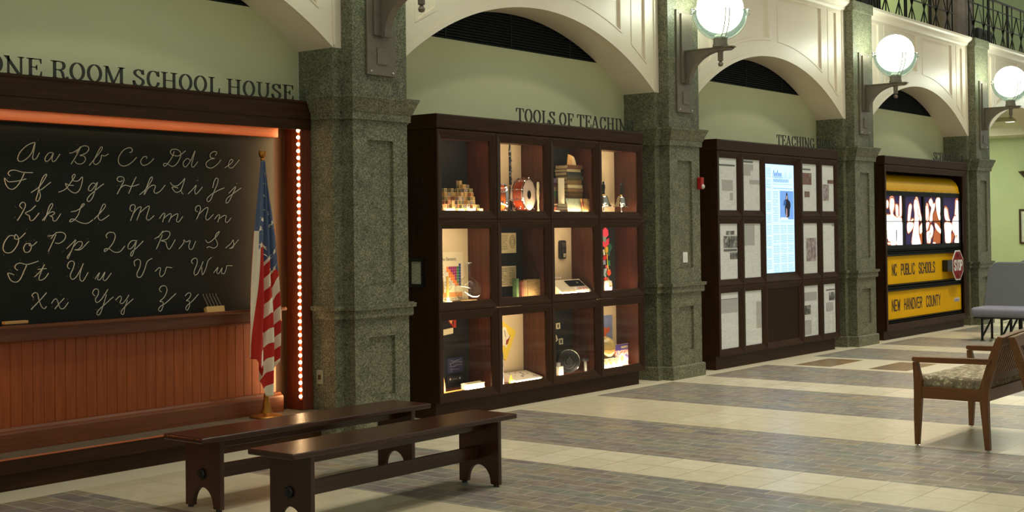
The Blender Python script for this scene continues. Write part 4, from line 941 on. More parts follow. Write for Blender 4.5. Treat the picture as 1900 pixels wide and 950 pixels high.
NINK = flat('grey_newsprint_text', (212, 211, 207), .9); NDARK = flat('dark_newsprint_headline', (104, 102, 98), .9)
PHG = noisy('grey_press_photo', [(.32, (52, 52, 50)), (.5, (110, 108, 102)), (.68, (196, 194, 186))], 16, .8, 3)
PHC = noisy('colour_press_photo', [(.3, (62, 44, 40)), (.45, (140, 86, 62)), (.6, (112, 92, 92)), (.75, (206, 180, 160))], 18, .8, 3)
PHM = noisy('mauve_press_photo', [(.3, (96, 84, 90)), (.5, (160, 140, 140)), (.7, (206, 196, 194))], 14, .8, 3)
GREYB = flat('grey_advert_block', (188, 186, 182), .9)
# per page: label, [(kind, fx0, fx1, fz0, fz1)] as fractions of the page
PG = {(0, 0): ('newspaper page with a grey advert block, top left of the cabinet', [('b', .2, .78, .38, .58), ('b', .62, .78, .20, .34), ('h', .05, .9, .84, .87)]),
      (0, 1): ('newspaper page with a grey block of portraits in its upper left', [('b', .02, .62, .78, .90), ('b', .02, .45, .68, .78), ('b', .4, .98, .52, .60), ('h', .05, .6, .93, .96)]),
      (0, 3): ('newspaper page with two colour photographs, right of the screen', [('c', .0, .66, .56, .80), ('c', .18, .52, .30, .42), ('h', .08, .6, .86, .89)]),
      (0, 4): ('newspaper page with a tall mauve photograph, top right of the cabinet', [('m', .12, .60, .24, .58), ('c', .5, .98, .60, .68)]),
      (1, 0): ('newspaper page with two dark group photographs, middle row at the left', [('g', .38, .84, .79, .86), ('g', .24, .98, .56, .77), ('g', .58, .98, .36, .48), ('h', .24, .95, .50, .54)]),
      (1, 1): ('nearly blank newspaper page with a tall grey block, left of the screen', [('b', .0, .64, .60, .97)]),
      (1, 3): ('newspaper page with a mauve picture of a dark figure, middle row', [('m', .24, .92, .25, .70)]),
      (1, 4): ('nearly blank pale newspaper page, middle row at the far right', [('g', .80, .98, .93, .97)]),
      (2, 0): ('newspaper page with a grey table along its top, bottom row at the left', [('b', .02, .95, .64, .87), ('h', .02, .95, .87, .88)]),
      (2, 1): ('newspaper page with a narrow grey column on its right, bottom row', [('b', .68, .98, .30, .78)]),
      (2, 3): ('newspaper page with a dark photograph at its left, bottom row', [('g', .0, .48, .43, .61), ('b', .0, .50, .05, .32), ('b', .02, .9, .7, .86)]),
      (2, 4): ('newspaper page with a small dark photograph high on its right, bottom row', [('g', .48, .95, .66, .82), ('h', .25, .95, .86, .88), ('b', .25, .8, .45, .62)])}
for (r, c), (lb, items) in PG.items():
    x0, x1, z0, z1 = NX[c]+.072, NX[c+1]-.072, NZ[r][0]+.072, NZ[r][1]-.072; w, h = x1-x0, z1-z0
    t = thing('newspaper_page', lb, 'newspaper', ((x0+x1)/2, 7.853, z0), 'newspaper pages in the cabinet')
    b = MB(); b.box(x0, x1, 7.850, 7.8605, z0, z1); b.build('sheet', NEWS, t)
    b = MB(); textlines(b, x0+.03, x0+w*.32, z0+.04, z1-.12, 7.8496, .016, .005, .5); textlines(b, x0+w*.36, x0+w*.65, z0+.04, z1-.14, 7.8496, .016, .005, .5); textlines(b, x0+w*.69, x1-.03, z0+.04, z1-.12, 7.8496, .016, .005, .5); b.build('print', NINK, t)
    for k, a0, a1, b0, b1 in items:
        b = MB(); b.box(x0+w*a0, x0+w*a1, 7.8478, 7.8493, z0+h*b0, z0+h*b1)
        if k == 'h': b.build('headline', NDARK, t)
        elif k == 'b': b.build('grey_block', GREYB, t)
        else: b.build('photograph', {'g': PHG, 'c': PHC, 'm': PHM}[k], t)
# lit screen with text and the picture of a robed figure
t = thing('lit_screen', 'tall glowing blue-white screen showing a newspaper page', 'screen', (15.53, 7.87, 1.08))
b = MB(); b.box(15.1235, 15.9265, 7.872, 7.8845, 1.0855, 2.4825); b.build('bezel', flat('black_screen_bezel', (12, 12, 22), .3), t)
def emi(name, rgb, s): return flat(name, rgb, .6, 0, s)
SB = emi('screen_glow', (186, 222, 255), 1.05)
b = MB(); b.box(15.138, 15.914, 7.8695, 7.8722, 1.098, 2.472); b.build('glass', SB, t)
ST = emi('screen_text_blue', (130, 172, 222), .65)
b = MB()
for k in range(9):
    z1_ = 2.42-k*.145; textlines(b, 15.15, 15.28, z1_-.115, z1_, 7.8690, .020, .0075, .97)
for c_ in (15.33, 15.53, 15.73):
    for k in range(5): 
        z1_ = 1.70-k*.125; textlines(b, c_, c_+.165, max(1.1, z1_-.105), z1_, 7.8690, .018, .007, .97)
for k in range(4):
    z1_ = 2.13-k*.1; textlines(b, 15.33, 15.47, z1_-.085, z1_, 7.8690, .018, .007, .97)
textlines(b, 15.33, 15.88, 2.155, 2.175, 7.8690, .03, .010, 1); textlines(b, 15.33, 15.88, 2.20, 2.225, 7.8690, .02, .006, 1); textlines(b, 15.52, 15.88, 1.725, 1.76, 7.8690, .016, .006, 1)
b.build('text_columns', ST, t)
b = MB()
x = 15.34
for k in range(7): b.tube(cr([(x, 7.8688, 2.30), (x+.018, 7.8688, 2.37+(.03 if k in (0, 3) else 0)), (x+.03, 7.8688, 2.33), (x+.045, 7.8688, 2.30)], 4), .0038, 4); x += .034
x = 15.34
for k in range(12): b.tube(cr([(x, 7.8688, 2.245), (x+.014, 7.8688, 2.29), (x+.024, 7.8688, 2.262), (x+.034, 7.8688, 2.245)], 4), .003, 4); x += .036
b.build('masthead_script', emi('masthead_blue', (90, 130, 200), .6), t)
b = MB()
for k in range(6): b.prism([(15.60+k*.045, 2.30), (15.622+k*.045, 2.30), (15.613+k*.045, 2.36+.06*(k % 3))], 7.8688, 7.8692)
b.build('masthead_picture', emi('masthead_pale_blue', (150, 190, 230), .8), t)
b = MB(); b.box(15.52, 15.90, 7.8686, 7.8692, 1.775, 2.14); b.build('picture_sky', emi('picture_sky_blue', (110, 156, 224), .7), t)
b = MB(); b.prism([(15.67, 2.02), (15.70, 2.125), (15.725, 2.11), (15.745, 2.03), (15.80, 2.0), (15.815, 1.95), (15.79, 1.90), (15.78, 1.82), (15.73, 1.79), (15.69, 1.80), (15.66, 1.86), (15.655, 1.93)], 7.8680, 7.8685); b.build('picture_figure', emi('picture_dark_figure', (26, 30, 52), .25), t)
b = MB(); b.prism([(15.685, 2.03), (15.72, 2.035), (15.725, 2.075), (15.70, 2.08)], 7.8676, 7.8680); b.prism([(15.685, 1.81), (15.715, 1.81), (15.71, 1.91), (15.69, 1.92)], 7.8676, 7.8680); b.build('picture_skin', emi('picture_skin_tone', (206, 170, 160), .6), t)
b = MB(); b.prism([(15.60, 1.95), (15.67, 1.955), (15.69, 2.0), (15.66, 2.03), (15.63, 2.02)], 7.8676, 7.8680); b.build('picture_blue_cloth', emi('picture_mid_blue', (60, 100, 170), .5), t)
b = MB(); b.prism([(15.52, 1.775), (15.74, 1.775), (15.73, 1.80), (15.54, 1.80)], 7.8674, 7.8679); b.build('picture_plinth', emi('picture_plinth_white', (220, 225, 230), .8), t)

# ---------------------------------------------------------------- raised serif lettering on the cornices
T_, t_ = .118, .045
def rib(pts, w=None, closed=False, n=7, ex=1.0, k=1.0):
    p = cr([(a, b, 0) for a, b in pts], n, closed); N_ = len(p); Ls, Rs = [], []
    for i in range(N_):
        d = (p[(i+1) % N_]-p[i-1]) if closed else (p[min(i+1, N_-1)]-p[max(i-1, 0)])
        d = d.normalized() if d.length > 0 else Vector((1, 0, 0))
        wd = w if w else (t_+(T_-t_)*abs(d.y)**ex)*k
        nrm = Vector((-d.y, d.x, 0))*wd/2
        Ls.append((p[i].x+nrm.x, p[i].y+nrm.y)); Rs.append((p[i].x-nrm.x, p[i].y-nrm.y))
    return ('strip', Ls, Rs, closed)
def pol(*p): return ('poly', list(p))
def stem(x, w=None, z0=0, z1=1, s=.16, top=True, bot=True):
    w = w or T_; o = [pol((x-w/2, z0), (x+w/2, z0), (x+w/2, z1), (x-w/2, z1))]
    if bot: o.append(pol((x-s, z0), (x+s, z0), (x+s, z0+.03), (x+w/2, z0+.075), (x-w/2, z0+.075), (x-s, z0+.03)))
    if top: o.append(pol((x-s, z1), (x-s, z1-.03), (x-w/2, z1-.075), (x+w/2, z1-.075), (x+s, z1-.03), (x+s, z1)))
    return o
def diag(x0, z0, x1, z1, w):
    return pol((x0-w/2, z0), (x0+w/2, z0), (x1+w/2, z1), (x1-w/2, z1))
def bar(x0, x1, z0, z1): return pol((x0, z0), (x1, z0), (x1, z1), (x0, z1))
Ccurve = [(.60, .70), (.54, .90), (.38, .975), (.20, .87), (.125, .5), (.20, .13), (.38, .025), (.54, .10), (.62, .32)]
GL_ = {
 'O': (.74, [rib([(.37+.265*math.cos(a), .5+.485*math.sin(a)) for a in [2*PI*i/14 for i in range(14)]], None, True)]),
 'N': (.84, stem(.17, .075, 0, 1, .13, False)+stem(.67, .075, 0, 1, .13, True, False)+[diag(.60, 0, .08, 1, 0.130), bar(.0, .2, .955, 1)]),
 'E': (.68, stem(.20)+[bar(.2, .62, .945, 1), bar(.2, .47, .48, .535), bar(.2, .63, 0, .055), pol((.56, .97), (.62, .72), (.64, .72), (.64, 1)), pol((.47, .37), (.47, .65), (.44, .65), (.40, .51), (.44, .37)), pol((.57, .03), (.63, .30), (.66, .30), (.65, 0))]),
 'R': (.78, stem(.20)+[bar(.2, .40, .945, 1), bar(.2, .40, .47, .525), rib([(.36, .972), (.50, .95), (.575, .86), (.59, .735), (.56, .60), (.48, .52), (.36, .497)]), rib([(.36, .497), (.47, .45), (.53, .32), (.56, .13), (.62, .035), (.70, .04), (.74, .14)], None, False, 6, 1, .85)]),
 'M': (1.0, stem(.15, .07, 0, 1, .12, False)+stem(.82, None, 0, 1, .15)+[bar(.03, .2, .955, 1), diag(.46, 0, .17, 1, 0.122), diag(.46, 0, .80, 1, .07)]),
 'S': (.62, [rib([(.50, .72), (.46, .89), (.31, .972), (.16, .89), (.13, .74), (.22, .60), (.38, .48), (.50, .36), (.50, .17), (.40, .045), (.27, .028), (.14, .10), (.075, .30)], None, False, 7, .75), bar(.505, .545, .69, 1), bar(.055, .09, 0, .32)]),
 'C': (.70, [rib(Ccurve), bar(.60, .64, .66, 1)]),
 'G': (.78, [rib(Ccurve[:-1]+[(.58, .18)]), bar(.60, .64, .66, 1)]+stem(.60, .13, 0, .40, .13, True, False)),
 'H': (.86, stem(.20)+stem(.66)+[bar(.2, .66, .475, .53)]),
 'L': (.64, stem(.20)+[bar(.2, .6, 0, .055), pol((.53, .03), (.59, .34), (.62, .34), (.61, 0))]),
 'U': (.84, [rib([(.20, 1), (.20, .60), (.20, .30), (.27, .09), (.43, .02), (.58, .10), (.655, .30), (.665, .6), (.665, 1)], None, False, 7, 1, .88), bar(.04, .36, .95, 1), bar(.54, .79, .95, 1)]),
 'T': (.72, stem(.36, None, 0, 1, .16, False)+[bar(.05, .67, .945, 1), pol((.05, 1), (.03, .70), (.055, .70), (.13, .96)), pol((.67, 1), (.69, .70), (.665, .70), (.59, .96))]),
 'F': (.64, stem(.20)+[bar(.2, .6, .945, 1), bar(.2, .45, .47, .525), pol((.54, .97), (.60, .70), (.62, .70), (.62, 1)), pol((.45, .36), (.45, .64), (.42, .64), (.38, .5), (.42, .36))]),
 'A': (.76, [diag(.10, 0, .36, 1, .06), diag(.60, 0, .36, 1, 0.122), bar(.2, .5, .29, .34), bar(.0, .23, 0, .04), bar(.45, .75, 0, .04)]),
 'I': (.42, stem(.20)),
 'W': (1.06, [diag(.32, 0, .10, 1, 0.108), diag(.32, 0, .54, 1, .06), diag(.74, 0, .52, 1, 0.108), diag(.74, 0, .96, 1, .06), bar(.0, .22, .955, 1), bar(.42, .64, .955, 1), bar(.86, 1.04, .955, 1)]),
 'B': (.74, stem(.20)+[bar(.2, .4, .945, 1), bar(.2, .4, .49, .54), bar(.2, .4, 0, .055), rib([(.36, .972), (.50, .95), (.55, .86), (.55, .67), (.48, .54), (.36, .515)]), rib([(.36, .515), (.54, .49), (.61, .38), (.61, .18), (.52, .05), (.36, .028)])]),
}
def serif(lab, text, x0, x1, z, h, y, dep=.007):
    t = thing('sign_lettering', lab, 'lettering', ((x0+x1)/2, y, z))
    tot = sum(GL_[c][0] if c != ' ' else .30 for c in text); sx = (x1-x0)/tot; x = x0
    for c in text:
        if c == ' ': x += .30*sx; continue
        adv, sh = GL_[c]; b = MB(); f = lambda p: (x+p[0]*sx, z+p[1]*h)
        for s in sh:
            if s[0] == 'poly': b.prism([f(p) for p in s[1]], y, y+dep)
            else: b.strip([f(p) for p in s[1]], [f(p) for p in s[2]], y, y+dep, 'xz', 0, s[3])
        b.build('letter', LETTER, t); x += adv*sx
    return t
serif('dark raised lettering ONE ROOM SCHOOL HOUSE above the blackboard', 'ONE ROOM SCHOOL HOUSE', 4.771, 7.498, 2.752, .122, 8.16)
serif('dark raised lettering TOOLS OF TEACHING above the glass display cabinet', 'TOOLS OF TEACHING', 10.05, 12.12, 2.7125, .127, 7.85)
serif('dark raised lettering TEACHING NEWS above the newspaper cabinet', 'TEACHING NEWS', 15.42, 17.19, 2.7225, .130, 7.85)
serif('dark raised lettering SCHOOL BUS above the yellow bus front', 'SCHOOL BUS', 20.78, 22.13, 2.7125, .130, 7.85)

# ---------------------------------------------------------------- school bus side in its wooden case
bc = thing('bus_case', 'dark wood case that frames the yellow bus side', 'display case', (20.44, 8.0, 0))
cabinet_shell(bc, 18.76, 22.12, 7.82, 2.58, .13, 2.7125)
b = MB(); frame(b, 18.76, 22.12, .132, 2.578, 7.82, .095, .02, .036); b.build('front_frame', [WOODZ, WOODX], bc)
b = MB(); b.box(18.782, 22.098, 8.235, 8.26, .16, 2.55); b.build('back_board', SOFTBLACK, bc)
YELP = noisy('bus_panel_yellow', [(.3, (230, 172, 6)), (.7, (238, 180, 10))], 3, .55, 3, (1, 1, 1), 0, 0, .08)
YEL = noisy('school_bus_yellow', [(.3, (226, 170, 8)), (.7, (234, 178, 12))], 3, .3, 3, (1, 1, 1), 0, 0, .25, .1)
BBL = flat('glossy_black_trim', (9, 9, 9), .4, spec=.12)
bs = thing('school_bus_side', 'yellow and black side of a school bus with four lit windows', 'bus', (20.44, 7.95, .15))
xa, xb_ = 18.86, 22.02
b = MB(); pr_ = [(7.886, 2.200), (7.884, 2.225), (7.898, 2.232)]+[(8.14-.245*math.cos(a), 2.235+.24*math.sin(a)) for a in [PI/2*i/16 for i in range(17)]]+[(8.22, 2.475), (8.22, 2.2)]
b.prism(pr_, xa, xb_-.03, 'yz'); b.build('roof', YEL, bs, smooth=True)
b = MB(); b.prism([(7.876, 2.165), (7.872, 2.18), (7.876, 2.20), (7.90, 2.20), (7.90, 2.165)], xa, xb_, 'yz'); b.build('drip_rail', BBL, bs)
for i in range(9):
    b = MB(); b.sphere((xa+.15+i*.36, 7.882, 2.214), .010, 8); b.build('roof_rivet', YEL, bs, smooth=True)
wins = [(18.88, 19.60), (19.665, 20.38), (20.455, 21.17), (21.245, 21.985)]
b = MB(); b.holed(rect(xa, xb_, 1.325, 2.165), [rect(a, c, 1.388, 2.13) for a, c in wins], 7.876, 7.915); b.build('window_band', BBL, bs)
for a, c in wins:
    b = MB(); b.box(a, c, 7.880, 7.905, 1.737, 1.750); b.build('sash_bar', BBL, bs)
for z0, z1 in ((1.225, 1.325), (.70, .81), (.19, .29)):
    b = MB(); h = z1-z0
    b.prism([(7.905, z0), (7.872, z0+h*.06), (7.866, z0+h*.14), (7.872, z0+h*.24), (7.888, z0+h*.34), (7.888, z0+h*.42), (7.866, z0+h*.52), (7.866, z0+h*.60), (7.888, z0+h*.70), (7.872, z0+h*.80), (7.868, z0+h*.92), (7.905, z1)], xa, xb_, 'yz'); b.build('rub_rail', BBL, bs)
b = MB(); b.box(xa, xb_, 7.89, 7.915, .16, .19); b.build('skirt', BBL, bs)
def block(b, text, x0, x1, z, h, y, sw=.011, word=None):
    wi = 0
    BL = {'N': [[(0, 0), (0, 1), (1, 0), (1, 1)]], 'C': [[(1, .8), (.8, 1), (.2, 1), (0, .8), (0, .2), (.2, 0), (.8, 0), (1, .2)]], 'P': [[(0, 0), (0, 1), (.8, 1), (1, .85), (1, .62), (.8, .48), (0, .48)]],
          'U': [[(0, 1), (0, .2), (.2, 0), (.8, 0), (1, .2), (1, 1)]], 'B': [[(0, 0), (0, 1), (.8, 1), (1, .86), (1, .66), (.82, .52), (1, .38), (1, .14), (.8, 0), (0, 0)], [(0, .52), (.82, .52)]], 'L': [[(0, 1), (0, 0), (1, 0)]], 'I': [[(.5, 0), (.5, 1)]],
          'S': [[(1, .8), (.8, 1), (.2, 1), (0, .82), (0, .66), (1, .36), (1, .18), (.8, 0), (.2, 0), (0, .2)]], 'H': [[(0, 0), (0, 1)], [(1, 0), (1, 1)], [(0, .5), (1, .5)]], 'O': [[(.2, 0), (0, .2), (0, .8), (.2, 1), (.8, 1), (1, .8), (1, .2), (.8, 0), (.2, 0)]],
          'E': [[(1, 1), (0, 1), (0, 0), (1, 0)], [(0, .5), (.8, .5)]], 'W': [[(0, 1), (.22, 0), (.5, .85), (.78, 0), (1, 1)]], 'A': [[(0, 0), (.42, 1), (.58, 1), (1, 0)], [(.15, .32), (.85, .32)]], 'V': [[(0, 1), (.45, 0), (.55, 0), (1, 1)]],
          'R': [[(0, 0), (0, 1), (.8, 1), (1, .85), (1, .65), (.8, .5), (0, .5)], [(.55, .5), (1, 0)]], 'T': [[(0, 1), (1, 1)], [(.5, 1), (.5, 0)]], 'Y': [[(0, 1), (.5, .5), (1, 1)], [(.5, .5), (.5, 0)]]}
    u = (x1-x0)/(sum(1.0 if c != ' ' else 1.5 for c in text)-.32); x = x0
    for c in text:
        if c == ' ': x += u*1.5; wi += 1; continue
        w = .68*u*(1.25 if c == 'W' else .3 if c == 'I' else 1)
        for pl in (BL[c] if word is None or word == wi else []):
            P = [(x+p[0]*w, z+p[1]*h) for p in pl]
            for i in range(len(P)-1):
                a, d = Vector(P[i]), Vector(P[i+1]); dr = (d-a).normalized(); a2, d2 = a-dr*sw/2, d+dr*sw/2; n_ = Vector((-dr.y, dr.x))*sw/2
                b.prism([tuple(a2-n_), tuple(d2-n_), tuple(d2+n_), tuple(a2+n_)], y-.001-.0002*i, y, 'xz')
        x += u*(.62 if c == 'I' else 1)
DKL = flat('dark_painted_lettering', (58, 36, 16), .5)
b = MB(); b.box(xa, xb_, 7.893, 7.915, .81, 1.225); p1 = b.build('side_panel', YELP, bs)
for k in range(3):
    b = MB(); block(b, 'NC PUBLIC SCHOOLS', 19.15, 20.90, .945, .150, 7.892, .022, k); o = b.build('painted_word', DKL, bs); o.parent = p1
b = MB(); b.box(xa, xb_, 7.893, 7.915, .29, .70); p2 = b.build('side_panel', YELP, bs)
for k in range(3):
    b = MB(); block(b, 'NEW HANOVER COUNTY', 19.13, 21.08, .414, .152, 7.892, .022, k); o = b.build('painted_word', DKL, bs); o.parent = p2
b = MB(); b.box(21.70, 21.93, 7.891, 7.893, .425, .49); o = b.build('sticker', flat('pale_sticker', (206, 200, 196), .6), bs); o.parent = p2
b = MB(); b.box(21.72, 21.91, 7.8895, 7.891, .452, .462); b.box(21.72, 21.88, 7.8895, 7.891, .436, .444); o = b.build('sticker_text', flat('grey_print', (110, 104, 110), .7), bs); o.parent = p2
# four lit window pictures of children waving, overexposed
def wpx(u, v, y):
    c = rr*((1630+u/7.306-950)/FPX)+uu*((CY-340-v/7.306)/FPX)+fw; k = y/c.y
    return (CAMP.x+c.x*k, CAMP.z+c.z*k)
HOT = emi('glowing_white_picture', (255, 250, 244), 2.4); FRINGE = emi('glowing_orange_picture', (232, 158, 116), .9); BROWN = emi('glowing_brown_picture', (176, 92, 50), .62); DKP = emi('dark_violet_picture', (46, 34, 78), .55); DARKP = emi('dark_picture_shadow', (40, 18, 24), .25)
FIG = [
 [('f', [(150, 190), (180, 165), (210, 190), (225, 300), (200, 410), (160, 410), (140, 300)]), ('h', [(160, 215), (185, 200), (208, 220), (214, 320), (195, 400), (230, 450), (300, 440), (322, 520), (345, 640), (345, 840), (250, 845), (245, 700), (240, 840), (160, 840), (115, 700), (103, 520), (103, 430), (165, 420), (148, 320)]),
  ('h', [(288, 170), (310, 170), (315, 430), (285, 430)]), ('h', [(105, 250), (120, 228), (136, 260), (130, 330), (108, 330)]), ('f', [(222, 295), (245, 275), (272, 300), (278, 400), (255, 450), (230, 430)]), ('h', [(230, 300), (248, 288), (266, 310), (270, 440), (240, 440)]),
  ('f', [(110, 640), (160, 650), (160, 668), (112, 660)]), ('f', [(112, 730), (165, 735), (165, 752), (114, 748)]), ('d', [(240, 640), (252, 640), (252, 780), (242, 780)]), ('f', [(120, 800), (160, 790), (165, 840), (130, 842)])],
 [('f', [(500, 185), (530, 185), (555, 280), (575, 400), (600, 500), (560, 520), (500, 420), (480, 300)]), ('h', [(490, 225), (520, 222), (538, 290), (535, 420), (560, 470), (545, 520), (550, 700), (575, 830), (455, 835), (470, 640), (485, 520), (490, 420), (478, 310)]),
  ('h', [(400, 400), (410, 310), (432, 278), (452, 310), (440, 400), (425, 520), (395, 520)]), ('h', [(392, 535), (470, 535), (468, 600), (430, 660), (395, 668)]), ('f', [(430, 520), (455, 470), (480, 480), (470, 520)]), ('f', [(575, 540), (610, 545), (615, 640), (590, 690), (560, 700), (550, 600)]), ('h', [(580, 550), (600, 552), (606, 650), (588, 670)]), ('b', [(560, 700), (605, 680), (600, 820), (575, 830)])],
 [('b', [(770, 370), (865, 400), (862, 660), (835, 810), (745, 815), (750, 700), (770, 600), (745, 520), (745, 430)]), ('f', [(640, 300), (658, 262), (680, 300), (692, 420), (680, 510), (645, 515)]), ('h', [(640, 320), (658, 300), (672, 330), (682, 420), (655, 495), (642, 480)]), ('h', [(683, 240), (712, 205), (735, 245), (742, 280), (765, 270), (760, 350), (735, 420), (730, 515), (690, 515), (705, 400), (715, 330), (690, 290)]),
  ('h', [(775, 230), (810, 190), (850, 225), (845, 340), (835, 420), (850, 480), (820, 500), (795, 420), (780, 330)]), ('h', [(765, 540), (800, 560), (852, 640), (845, 685), (800, 650), (770, 600)]), ('b', [(650, 540), (705, 540), (690, 620), (655, 660)]), ('h', [(655, 660), (690, 640), (712, 560), (740, 600), (740, 680), (715, 750), (690, 780), (665, 815), (655, 760)]), ('f', [(690, 680), (712, 690), (708, 810), (672, 815)]), ('h', [(648, 535), (690, 535), (670, 620), (652, 640)]), ('h', [(740, 800), (770, 800), (775, 818), (742, 820)])],
 [('f', [(893, 340), (906, 305), (940, 340), (955, 430), (970, 515), (915, 510), (895, 430)]), ('h', [(893, 350), (910, 330), (935, 370), (945, 450), (968, 515), (915, 505), (895, 440)]), ('f', [(1040, 225), (1065, 200), (1092, 230), (1100, 440), (1060, 470), (1030, 440), (1035, 330)]), ('h', [(1050, 250), (1068, 228), (1088, 260), (1090, 420), (1110, 450), (1112, 800), (1030, 805), (1040, 720), (1005, 640), (1000, 520), (1030, 445), (1055, 430)]),
  ('h', [(895, 540), (960, 530), (1000, 560), (1010, 620), (985, 660), (978, 805), (912, 808), (900, 680)]), ('b', [(990, 700), (1025, 660), (1030, 690), (1000, 800), (980, 805)]), ('f', [(1040, 720), (1060, 700), (1085, 760), (1060, 740)])]]
PEACH = emi('glowing_peach_picture', (255, 226, 206), 1.4); RUST = emi('glowing_rust_picture', (160, 84, 58), .55); PLUM = emi('glowing_plum_picture', (84, 40, 62), .5)
def grow(P, d):
    k = len(P); ar = sum(P[i][0]*P[(i+1) % k][1]-P[(i+1) % k][0]*P[i][1] for i in range(k)); sg = 1 if ar > 0 else -1; out = []
    for i in range(k):
        t2 = Vector((P[(i+1) % k][0]-P[i-1][0], P[(i+1) % k][1]-P[i-1][1])); t2.normalize()
        out.append((P[i][0]+t2.y*sg*d, P[i][1]-t2.x*sg*d))
    return out
LAY = {'h': [(.024, PLUM), (.013, RUST), (.003, FRINGE), (-.006, PEACH), (-.016, HOT)], 'f': [(.012, PLUM), (.002, RUST), (-.010, FRINGE), (-.024, PEACH)], 'b': [(.008, RUST), (-.006, BROWN)], 'd': [(0, DARKP)]}
for w_, ((a, c), fig) in enumerate(zip(wins, FIG)):
    b = MB(); b.box(a-.005, c+.005, 7.908, 7.914, 1.38, 2.14); wp = b.build('window_picture', DKP, bs)
    draw = [(st if k != 'd' else 9, i, d, m, p) for i, (k, p) in enumerate(fig) for st, (d, m) in enumerate(LAY[k])]
    draw.sort(key=lambda q: (q[0] if q[0] in (0, 9) else 1+.1*q[1]+.01*q[0]))
    for i, (st, fi, d, m, p) in enumerate(draw):
        yy = 7.9077-.00022*i
        P = [wpx(u, v, yy) for u, v in p]; P = grow([(q.x, q.y) for q in cr([(s[0], s[1], 0) for s in P], 4, True)], d)
        P = [(min(max(q[0], a+.002), c-.002), min(max(q[1], 1.39), 2.128)) for q in P]
        b = MB(); b.prism(P, yy, yy+.0001, 'xz'); o = b.build('picture_shape', m, bs); o.parent = wp
# stop sign
t = thing('stop_sign', 'red octagonal STOP sign on a black bracket at the right of the bus side', 'stop sign', (21.62, 7.80, 1.03))
def octa(r): return [(21.628+r*math.cos(PI/8+PI/4*i), 1.028+r*1.0*math.sin(PI/8+PI/4*i)) for i in range(8)]
b = MB(); b.prism(octa(.262), 7.795, 7.803); b.build('white_border', WHITE, t)
b = MB(); b.prism(octa(.238), 7.791, 7.7955); b.build('red_face', flat('stop_sign_red', (136, 18, 20), .5, spec=.2), t)
b = MB(); block(b, 'STOP', 21.455, 21.80, .955, .145, 7.791, .030); b.build('lettering', WHITE, t)
for z in (1.20, .86):
    b = MB(); b.sphere((21.628, 7.79, z), .036, 14, 0, (1, .5, 1)); b.build('lamp', flat('dark_red_lens', (110, 16, 18), .15), t, smooth=True)
b = MB(); b.box(21.18, 21.42, 7.80, 7.892, .935, 1.12); b.build('bracket_box', BLACK, t, bevel=.01)
b = MB(); b.bar((21.30, 7.84, 1.08), (21.66, 7.815, 1.08), .02, .05); b.bar((21.30, 7.84, .98), (21.66, 7.815, .98), .02, .05); b.build('bracket_arm', BLACK, t)
# ---------------------------------------------------------------- blackboard alcove
al = thing('schoolroom_alcove', 'dark wood alcove with orange-lit boards around the chalked blackboard', 'alcove', (5.64, 8.2, 0))
AX0, AX1 = 3.625, 7.660
b = MB(); b.prism([(8.136, 2.515), (8.136, 2.60), (8.130, 2.605), (8.128, 2.725), (8.121, 2.735), (8.121, 2.752), (8.283, 2.752), (8.283, 2.55), (8.17, 2.55), (8.17, 2.515)], AX0, AX1, 'yz'); b.build('cornice', WOODX, al)
b = MB(); b.box(AX0, AX1, 8.17, 8.497, 2.552, 2.575); b.build('soffit', REDX, al)
for x0, x1 in ((7.55, 7.66), (3.625, 3.755)):
    b = MB(); b.box(x0, x1, 8.14, 8.497, .2155, 2.55); b.build('jamb', wood('red_mahogany_jamb', (84, 34, 16), (126, 56, 26), 'z', .5), al, bevel=.003)
b = MB(); b.box(3.756, 7.549, 8.33, 8.497, .2155, 2.55); b.build('back_boarding', WOODZ, al)
b = MB(); b.box(3.756, 7.40, 8.245, 8.329, 2.448, 2.55); b.build('head_beam', REDX, al, bevel=.003)
b = MB()
n = 43; w = (7.40-3.756)/n
for i in range(n):
    x0 = 3.756+i*w
    b.prism([(x0, 8.305), (x0+.003, 8.300), (x0+w-.003, 8.300), (x0+w, 8.305), (x0+w, 8.329), (x0, 8.329)], .34, .96, 'xy')
b.build('wainscot_boards', PLANK, al)
b = MB(); b.prism([(8.329, .2155), (8.24, .2155), (8.24, .335), (8.246, .348), (8.262, .356), (8.275, .372), (8.300, .375), (8.329, .375)], 3.756, 7.425, 'yz'); b.build('skirting', wood('orange_mahogany_rail', (96, 48, 23), (130, 70, 34), 'x', .4), al)
b = MB(); b.prism([(8.329, .945), (8.262, .945), (8.252, .955), (8.258, .968), (8.258, 1.035), (8.196, 1.040), (8.190, 1.048), (8.190, 1.062), (8.202, 1.066), (8.202, 1.058), (8.329, 1.058)], 3.756, 7.425, 'yz'); b.build('chalk_rail', wood('orange_mahogany_chalk_rail', (96, 48, 23), (130, 70, 34), 'x', .4), al)
b = MB(); b.box(AX0, 7.634, 8.006, 8.497, .195, .2152); b.build('platform_top', noisy('grey_brown_platform_stone', [(.3, (96, 84, 66)), (.7, (108, 95, 76))], 8, .55), al)
b = MB(); b.box(AX0, 7.634, 7.995, 8.4, .115, .195); b.box(AX0, 7.634, 7.998, 8.012, .195, .213); b.build('platform_fascia', WOODX, al)
b = MB(); b.tube([(AX0, 8.002, .210), (7.634, 8.002, .210)], .007, 12); b.build('nosing', flat('polished_orange_nosing', (176, 84, 36), .18, 0, None, .8), al, smooth=True)
b = MB(); b.box(AX0, 7.634, 8.025, 8.4, 0, .115); b.build('kick_board', WOODX, al)
